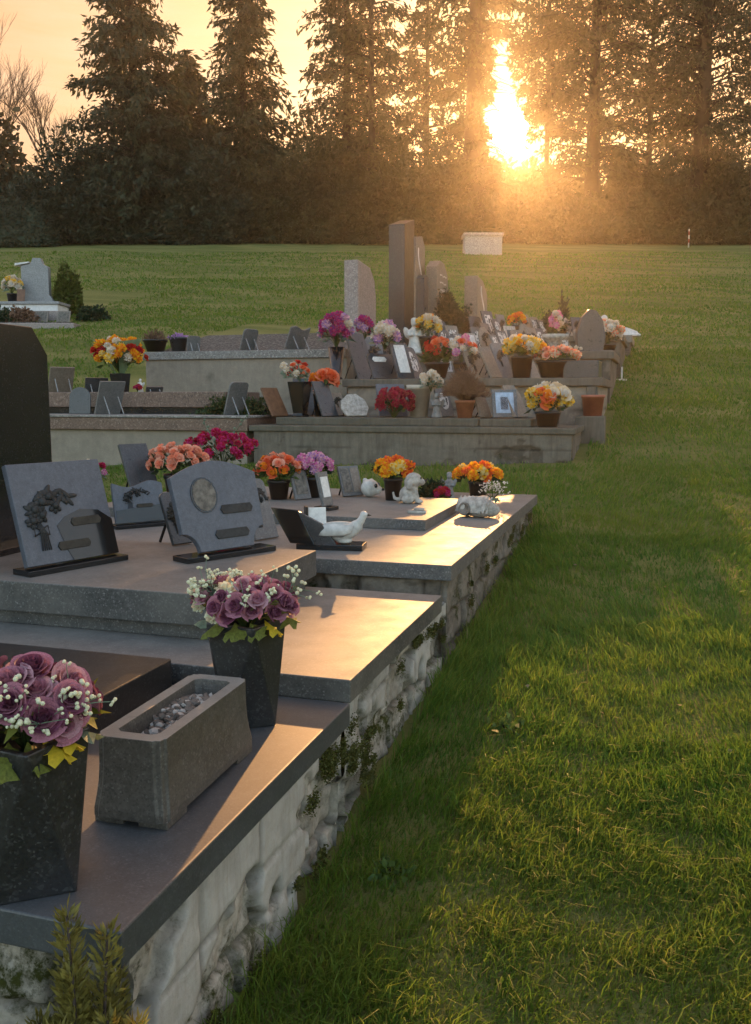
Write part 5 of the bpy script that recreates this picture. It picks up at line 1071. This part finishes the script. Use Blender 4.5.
for i, (px, Y, z, w, h, mt, kd, ph, lb) in enumerate(extra):
    lean_p(lb, px, Y, z, w, h, mt, kd, 46+7*(i % 4), 18+3*(i % 4), [('photo', 0, .55, .62, .62, ph)+((1,) if kd == 'rounded' else ())] if ph else [('relief', 0, .55, .6, .35, 'bronze')], i)
p = row(515, 15.3, S7); pot('tiny pot with orange flowers in the back row', p, .09, .07, .2); bouquet('flower_posy', 'small orange and yellow flowers in the back row', up(p, .2), .14, .16, ['pom_orange', 'pom_yellow'], 10, .06, 59, leaves=20)
shrub('clipped_bush', 'black-green round clipped bush in the back row, left of the pink flowers', 'plant', 0, 0, .28, .42, 1500, .07, .04, M['hedge_leaf'], 65, loc=tuple(row(550, 15.5, S7)), gap=False)
shrub('dwarf_cypress', 'thin dark spire-shaped dwarf cypress in the back row', 'plant', 0, 0, .09, .75, 700, .08, .03, M['hedge_leaf'], 66, loc=tuple(row(561, 16.2, S7)), gap=False, droop=.7)
shrub('clipped_bush', 'dark clipped bush between the arched stele and the square-topped stele', 'plant', 0, 0, .40, .78, 2600, .08, .045, M['hedge_leaf'], 67, loc=tuple(row(449, 15.6, S7)), gap=False)
sc = thing('reclining_sculpture', 'white reclining stone sculpture on the last tomb', 'sculpture', row(616, 18.1, S8), R(10)); b = MB(); b.ball((0, 0, .1), (.24, .13, .10), 12, 8); b.tube([(-.15, 0, .12), (-.26, 0, .22), (-.27, 0, .3)], .07, .05, 8); b.ball((-.27, 0, .34), (.07, .07, .08), 10, 8); b.tube([(.15, 0, .1), (.36, 0, .05)], .08, .05, 8); b.box(-.34, .40, -.15, .15, -.0, .05)
link('body', fuse(b, .022, 2), sc).data.materials.append(M['ceramic_white'])
bouquet('flower_posy', 'dark dried wreath left of the white reclining sculpture', row(602, 18.2, S8), .22, .22, ['pom_hyd', 'pom_peach'], 14, .07, 60, leaf='leaf_dark', leaves=60)
wp = thing('grave_marker', 'thin white cross-footed marker in the grass right of the sixth tomb', 'marker', (X(621, 15), 15, gz(X(621, 15), 15)-.01)); MB().box(-.012, .012, -.012, .012, 0, .22).build('post', M['paper_white'], wp); MB().box(-.08, .08, -.03, .03, 0, .03).build('foot', M['paper_white'], wp)

# ---- upright stelae, their faces turned to the lawn
def stele(label, px, Y, z, pl, th, mat, edge=None, decor=None, name='stele', cap=None):
    root = thing(name, label, 'headstone', row(px, Y, z)); rot = Matrix.Rotation(PI/2, 4, 'Z')
    MB().prism(pl, -th/2, th/2, rot).build('stone', M[mat], root, bevel=.01)
    if decor:
        o = MB(); r = random.Random(len(label))
        if decor == 'script':
            ymid = (pl[0][0]+pl[1][0])/2; hh = max(q[1] for q in pl)
            for k in range(7):
                zc = hh*(.82-.09*k)
                for j in range(5): o.ball((th/2+.001, ymid-.2+.1*j+r.uniform(-.02, .02), zc+r.uniform(-.015, .015)), (.004, .035, .014), 6, 4)
        else:
            hh = max(q[1] for q in pl); ymid = (pl[0][0]+pl[1][0])/2
            for k in range(26): f = k/25; o.ball((th/2+.002, ymid+.16*math.sin(f*5), hh*(.35+.5*f)), (.012, .03, .035), 6, 4)
        o.build('inscription' if decor == 'script' else 'relief', M['marble_white'], root)
    return root
stele('broad rounded grey-pink granite stele left of the tall black stele', 352, 12.35, S5, [(-.02, 0), (.80, 0), (.84, 1.25), (.76, 1.5), (.55, 1.66), (-.02, 1.70)], .21, 'granite_pink')
stele('tall narrow dark stele with pale slanted top, the highest of the graveyard', 397, 14.0, S6, [(-.05, 0), (.55, 0), (.55, 2.22), (-.05, 2.05)], .26, 'granite_dark')
stele('tall weathered grey stele with pale relief, right behind the highest stele', 411, 15.2, S7, [(-.05, 0), (.6, 0), (.6, 1.62), (.4, 1.78), (-.05, 1.7)], .17, 'plaque_tan', decor='rel')
stele('arched stele with white inscription, second from the highest', 432, 15.6, S7, [(-.1, 0), (.8, 0), (.8, .9), (.7, 1.2), (.45, 1.36), (.15, 1.38), (-.1, 1.25)], .2, 'plaque_tan', decor='script')
stele('lower dark stele pressed against the arched inscribed stele', 419, 15.3, S7, [(-.1, 0), (.3, 0), (.3, 1.0), (.1, 1.1), (-.1, 1.02)], .2, 'plaque_dark')
stele('square-topped tan stele with pale rose relief, rightmost of the stelae', 470, 16.4, S7, [(-.05, 0), (.95, 0), (.95, .95), (.5, 1.15), (-.05, 1.18)], .24, 'plaque_tan', decor='rel')
p = row(414, 12.95, S6); angel('white stone angel in front of the tall weathered stele', p, .52, 'ceramic_white', 5, R(20))
p = row(427, 13.0, S6); pot('dark pot of the yellow daffodils beside the white stone angel', p, .11, .09, .25); bouquet('flower_bouquet', 'yellow and white daffodils beside the white stone angel', up(p, .25), .17, .28, ['pom_yellow', 'pom_gold', 'pom_white'], 14, .07, 63, leaf='leaf_green', leaves=40)

# ---- lone white grave on the left of the lawn, box tomb and marker post on the far lawn
def far(px, D):
    d = ray(px); d = Vector((d.x, d.y, 0)); d *= D/d.dot(Vector((-math.sin(YAW), math.cos(YAW), 0))); return Vector((d.x, d.y, gz(d.x, d.y)))
c = far(36, 24.2); wt = thing('white_tomb', 'lone white marble tomb on the left of the lawn', 'tomb', c, YAW)
MB().box(-1.5, .95, -.75, .9, -.25, .22).build('base', M['marble_white'], wt, bevel=.01); MB().box(-1.55, 1.0, -.8, .95, .2205, .29).build('top_slab', M['granite_pale'], wt, bevel=.01)
MB().box(-1.6, 1.15, -1.15, -.82, -.3, .02).build('front_kerb', M['granite_pink'], wt, bevel=.01)
MB().prism([(-.34, .2905), (.62, .2905), (.44, .55), (.44, 1.28), (.30, 1.34), (.24, 1.50), (.04, 1.50), (-.02, 1.36), (-.28, 1.30), (-.28, .55)], .1, .3).build('stele', M['granite_pale'], wt, bevel=.012)
MB().prism([(-.42, 1.30), (-.05, 1.365), (-.05, 1.40), (-.42, 1.36)], .06, .34).build('wing', M['marble_white'], wt, bevel=.006)
e = Vector((math.cos(YAW), math.sin(YAW), 0)); f_ = Vector((-math.sin(YAW), math.cos(YAW), 0))
def wpt(x, y, z): return c+e*x+f_*y+Vector((0, 0, z))
p = wpt(-.42, -.2, .2905); pot('black pot of white roses on the lone white tomb', p, .13, .1, .26); bouquet('flower_bouquet', 'cream-white roses in the black pot on the lone white tomb', up(p, .26), .24, .36, ['pom_white', 'rose_cream', 'pom_gold'], 14, .10, 64, leaf='leaf_sage', leaves=30)
p = wpt(-.12, -.6, .2905); plaque('small brown plaque leaning against the lone white tomb stele', p+Vector((0, .1, 0)), R(20), .2, .35, 'wood_brown', 'rect', 14)
g = far(73, 24.6); shrub('cone_shrub', 'neat cone-shaped green shrub beside the lone white tomb', 'shrub', 0, 0, .36, 1.25, 4200, .11, .06, M['cone_shrub'], 68, loc=tuple(g), gap=False, droop=.6, lump=.12)
for px, D, rx, rz, lb, mtl, sd_ in ((96, 23.2, .36, .34, 'dark bowl-shaped planting right of the lone white tomb', 'leaf_dark', 1), (10, 22.8, .55, .36, 'low green planting at the left edge before the lone white tomb', 'leaf_dark', 2), (27, 22.6, .32, .40, 'reddish-green small shrub before the lone white tomb', 'dry_twig', 3)):
    shrub('small_shrub', lb, 'plant', 0, 0, rx, rz, 1300, .09, .05, M[mtl], 80+sd_, loc=tuple(far(px, D)), gap=False)
for px, lb in ((44, 'left mottled photo plaque at the front of the lone white tomb'), (66, 'right mottled photo plaque at the front of the lone white tomb')):
    q = far(px, 22.65); plaque(lb, q+Vector((0, 0, -.02)), R(12), .34, .34, 'plaque_tan', 'rect', 20, .03, [('photo', 0, .5, .8, .8, 'photo_image')])
kb = thing('kerb_bed', 'pale pebble bed with kerb before the lone white tomb', 'grave bed', far(48, 21.9), YAW); MB().box(-1.8, .8, -.3, .3, -.3, .07).build('kerb', M['granite_pink'], kb, bevel=.02); mb = MB(); mb.box(-1.7, .7, -.2, .2, .0705, .1); mb.build('pebbles', M['grit'], kb)
c2 = far(480, 45); bt = thing('box_tomb', 'solitary pale chest tomb on the far lawn below the sun', 'tomb', c2, YAW)
MB().box(-.90, .90, -.5, .5, -.2, .78).build('chest', M['stone_pale'], bt, bevel=.02); MB().box(-.97, .97, -.57, .57, .7805, .93).build('lid', M['stone_pale'], bt, bevel=.03); MB().box(-.62, .62, -.512, -.49, .08, .66).build('panel', M['stone_pale'], bt, bevel=.01)
c3 = far(682, 50); ps = thing('marker_post', 'thin red and white marker post on the far lawn', 'post', c3)
MB().lathe([(.035, -.1), (.035, .95), (.02, .98)], 8).build('post', M['paper_white'], ps, True)
for z in (.25, .65): MB().lathe([(.04, z), (.04, z+.2)], 8).build('band', M['red_plastic'], ps, True)

# ------------------------------------------------------------------ output
scene.render.engine = 'CYCLES'
scene.view_settings.view_transform = 'Standard'; scene.view_settings.look = 'None'
scene.view_settings.exposure = 0.84
scene.view_settings.gamma = 1; scene.view_settings.use_curve_mapping = False
cy = scene.cycles
cy.use_denoising = True; cy.max_bounces = 6; cy.diffuse_bounces = 3; cy.glossy_bounces = 3; cy.transmission_bounces = 3; cy.volume_bounces = 1; cy.transparent_max_bounces = 4
cy.use_adaptive_sampling = True; cy.adaptive_threshold = .02; cy.sample_clamp_indirect = 6
